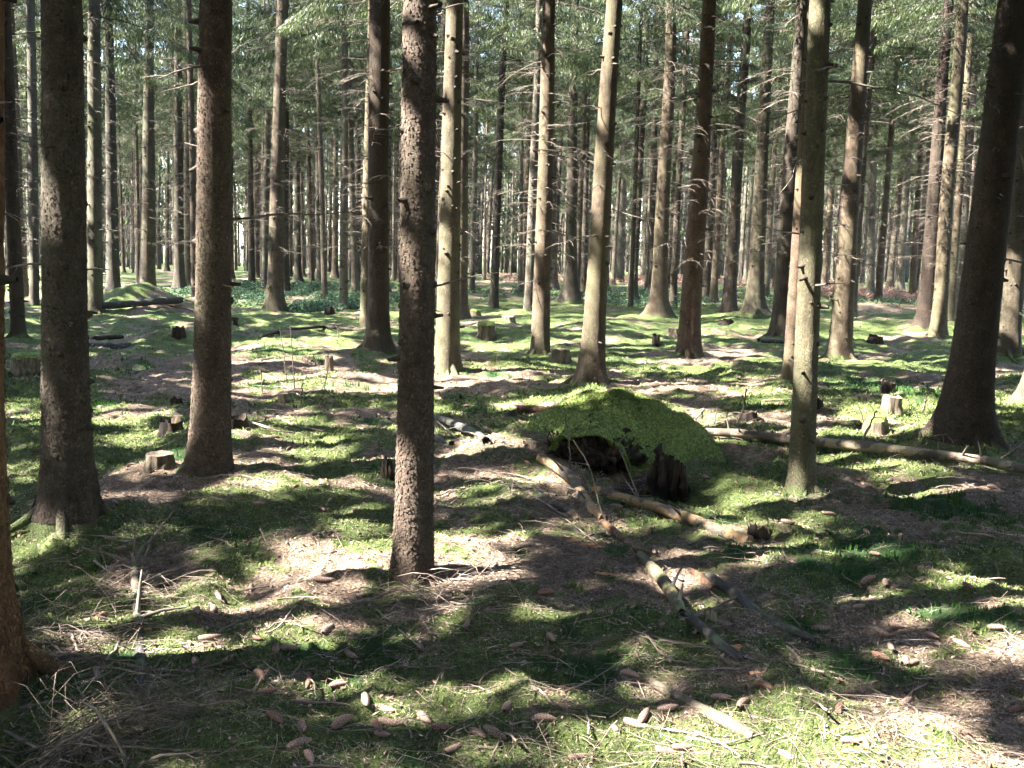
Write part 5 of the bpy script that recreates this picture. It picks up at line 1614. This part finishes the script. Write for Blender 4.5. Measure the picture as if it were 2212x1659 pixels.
def stick(pts, r, standing, seed):
    rg = np.random.default_rng(seed + 9000)
    W_ = []
    if standing:
        g = G(*pts[-1])
        for px, py in pts:
            W_.append(at_depth(px, py, g[1]))
        W_[-1] = W_[-1] - np.array([0, 0, .03])
        W_ = np.array(W_)
        W_[:, 1] += np.linspace(rg.normal(0, .06), 0, len(W_))
    else:
        for px, py in pts:
            W_.append(G(px, py))
        W_ = np.array(W_)
    d = depth_of(W_[len(W_) // 2])
    R0 = r / F * d * (.62 if not standing else .7)
    L = smooth_line(np.c_[W_, W_[:, 2]][:, :3], 12)
    if standing:
        z = np.interp(np.linspace(0, 1, 12), np.linspace(0, 1, len(W_)), W_[:, 2])
        x = np.interp(np.linspace(0, 1, 12), np.linspace(0, 1, len(W_)), W_[:, 0])
        y = np.interp(np.linspace(0, 1, 12), np.linspace(0, 1, len(W_)), W_[:, 1])
        L = np.stack([x, y, z], 1)
    for _ in range(2):
        L[1:-1] = .25 * L[:-2] + .5 * L[1:-1] + .25 * L[2:]
    if not standing:
        L[:, 2] += R0 * .9 + .008
    L += rg.normal(0, R0 * .35, L.shape)
    org = L[6].copy()
    L = L - org
    Rr = R0 * np.linspace(1.1, .6, 12) * (1 + .12 * rg.normal(0, 1, 12))
    if standing:
        Rr = Rr[::-1]
    b = MB()
    b.tubes(L, Rr, 7)
    tw, tr = [], []
    length = np.linalg.norm(L[-1] - L[0])
    for k in range(rg.integers(0, 4) if length > .25 else 0):
        i = rg.integers(2, 10)
        dv = rg.normal(0, 1, 3) * [1, 1, .5]
        dv /= np.linalg.norm(dv)
        dv[2] = abs(dv[2]) * .6
        s_ = np.linspace(0, 1, 4)[:, None]
        tw.append(L[i] + dv * s_ * (.05 + .12 * rg.random()) + rg.normal(0, .004, (4, 3)) * s_)
        tr.append(R0 * .45 * (1 - .7 * s_[:, 0]))
    if tw:
        b.tubes(np.array(tw), np.array(tr), 4)
    return link("fallen_branch" if not standing else "dead_stem", b.build("branch", M_TWIG if not standing else M_DEAD), loc=org)


for i, (pts, r) in enumerate(STICKS):
    o = stick(pts, r, False, i)
    ITEMS.append((pts[len(pts) // 2][0], pts[len(pts) // 2][1], o, "long lying stick" if len(pts) > 3 else "short lying stick", "stick", "sticks lying on the ground"))
for i, (pts, r) in enumerate(STAND):
    o = stick(pts, r, True, i + 200)
    ITEMS.append((pts[-1][0], pts[-1][1], o, "upright dead stem", "dead stem", "thin dead stems standing up"))

# many more short twigs, each its own thing
TM = []
rg = np.random.default_rng(64)
for k in range(14):
    L = .10 + .16 * rg.random()
    t = np.linspace(0, 1, 7)
    P = np.stack([(t - .5) * L, np.cumsum(rg.normal(0, .035, 7)) * L, np.cumsum(rg.normal(0, .02, 7)) * L + .004], 1)
    b = MB()
    r = .0022 + .003 * rg.random()
    b.tubes(P, r * np.linspace(1.1, .6, 7), 6)
    if rg.random() < .6:
        i = rg.integers(2, 5)
        dv = np.array([.5, rg.choice([-1, 1]) * .8, .15])
        b.tubes(P[i] + dv * np.linspace(0, .35 * L, 4)[:, None], r * np.array([.7, .6, .5, .3]), 4)
    TM.append(b.build("twig", M_TWIG))
x, y = scatter(200, 2.3, 9.5, 1.3, rg, .5)
z = hfun(x, y)
for k in range(200):
    o = link("fallen_twig", TM[k % 14], loc=(x[k], y[k], z[k] + .006), label="short dry twig lying loose among needles and moss", cat="twig", group="short twigs strewn on the floor")
    o.rotation_euler = (rg.normal(0, .1), rg.normal(0, .1), rg.random() * 6.28)
    s_ = .8 + .6 * rg.random()
    o.scale = (s_, s_, s_)

# seedlings
def seedling(px, py, w, h, label, seed):
    rg = np.random.default_rng(seed)
    g = G(px, py)
    d = depth_of(g)
    R, Hh = w / 2 / F * d, h / F * d
    root = link("spruce_seedling", None, loc=g, label=label, cat="seedling", group="young spruce seedlings")
    b = MB()
    P = np.stack([np.linspace(0, .1 * R, 5), np.zeros(5), np.linspace(-.02, Hh, 5)], 1)
    b.tubes(P, np.linspace(.006, .002, 5), 5)
    link("stem", b.build("stem", M_TWIG), root)
    Q, St, Rr = crown_arrays(rg, Hh * .15, Hh, R, 22, 45, .035, .003)
    Q[..., 2] = np.maximum(Q[..., 2], .01)
    link("foliage", leaf_mesh("foliage", Q), root)


seedling(1395, 892, 70, 22, "low dark green spruce seedling left of the sunlit forest path patch, above the mound", 1)
seedling(445, 1448, 50, 34, "tiny bluish spruce seedling beside the stout stick at lower left", 2)
seedling(1372, 1000, 30, 24, "small spruce seedling at the mound's dark hollow", 3)
seedling(340, 735, 60, 32, "bushy spruce seedling in the shade of the sunny left hillock", 4)

# ------------------------------------------------------------------ labels of the small repeats: counted off beside something one can find
MARKS = [((885, 1250), "the central trunk's foot"), ((150, 1150), "the big left trunk's foot"), ((450, 1030), "the reddish trunk's foot"), ((1540, 1140), "the sawn-ended log"), ((1660, 1330), "the smooth grey log"),
         ((1330, 930), "the green mound"), ((300, 1350), "the snapped pole"), ((1820, 970), "the long fallen trunk"), ((1735, 1070), "the smooth trunk's foot"), ((1930, 1620), "the sunny bottom right"),
         ((960, 1590), "the bottom edge's middle"), ((1260, 1420), "the deep green moss"), ((1840, 1220), "the dark moss bed"), ((2030, 1400), "the right moss slope"), ((180, 1590), "the twig heap"),
         ((650, 840), "the bright glade"), ((620, 1420), "the lower left cones"), ((600, 1560), "the lower left moss hump"), ((1430, 1290), "the yellowish log"), ((1240, 1080), "the thick upper log"),
         ((1530, 1560), "the moss-grown rotting log"), ((2080, 960), "the great right trunk"), ((690, 1090), "the sunny patch left of centre"), ((1080, 1000), "the bright sunlit hump")]
buck = {}
for it in ITEMS:
    dm = [math.hypot((it[0] - m[0][0]), 1.3 * (it[1] - m[0][1])) for m in MARKS]
    buck.setdefault((it[3], int(np.argmin(dm))), []).append(it)
for (what, k), L in buck.items():
    L.sort(key=lambda a: a[0])
    for j, it in enumerate(L):
        it[2]['category'] = it[4]
        it[2]['group'] = it[5]
        n = len(L)
        if n == 1:
            it[2]['label'] = "the only %s beside %s" % (what, MARKS[k][1])
        elif j == n - 1:
            it[2]['label'] = "rightmost %s beside %s" % (what, MARKS[k][1])
        elif j == 0:
            it[2]['label'] = "leftmost %s beside %s" % (what, MARKS[k][1])
        else:
            it[2]['label'] = "%s from left, %s beside %s" % (WORDS[j], what, MARKS[k][1])
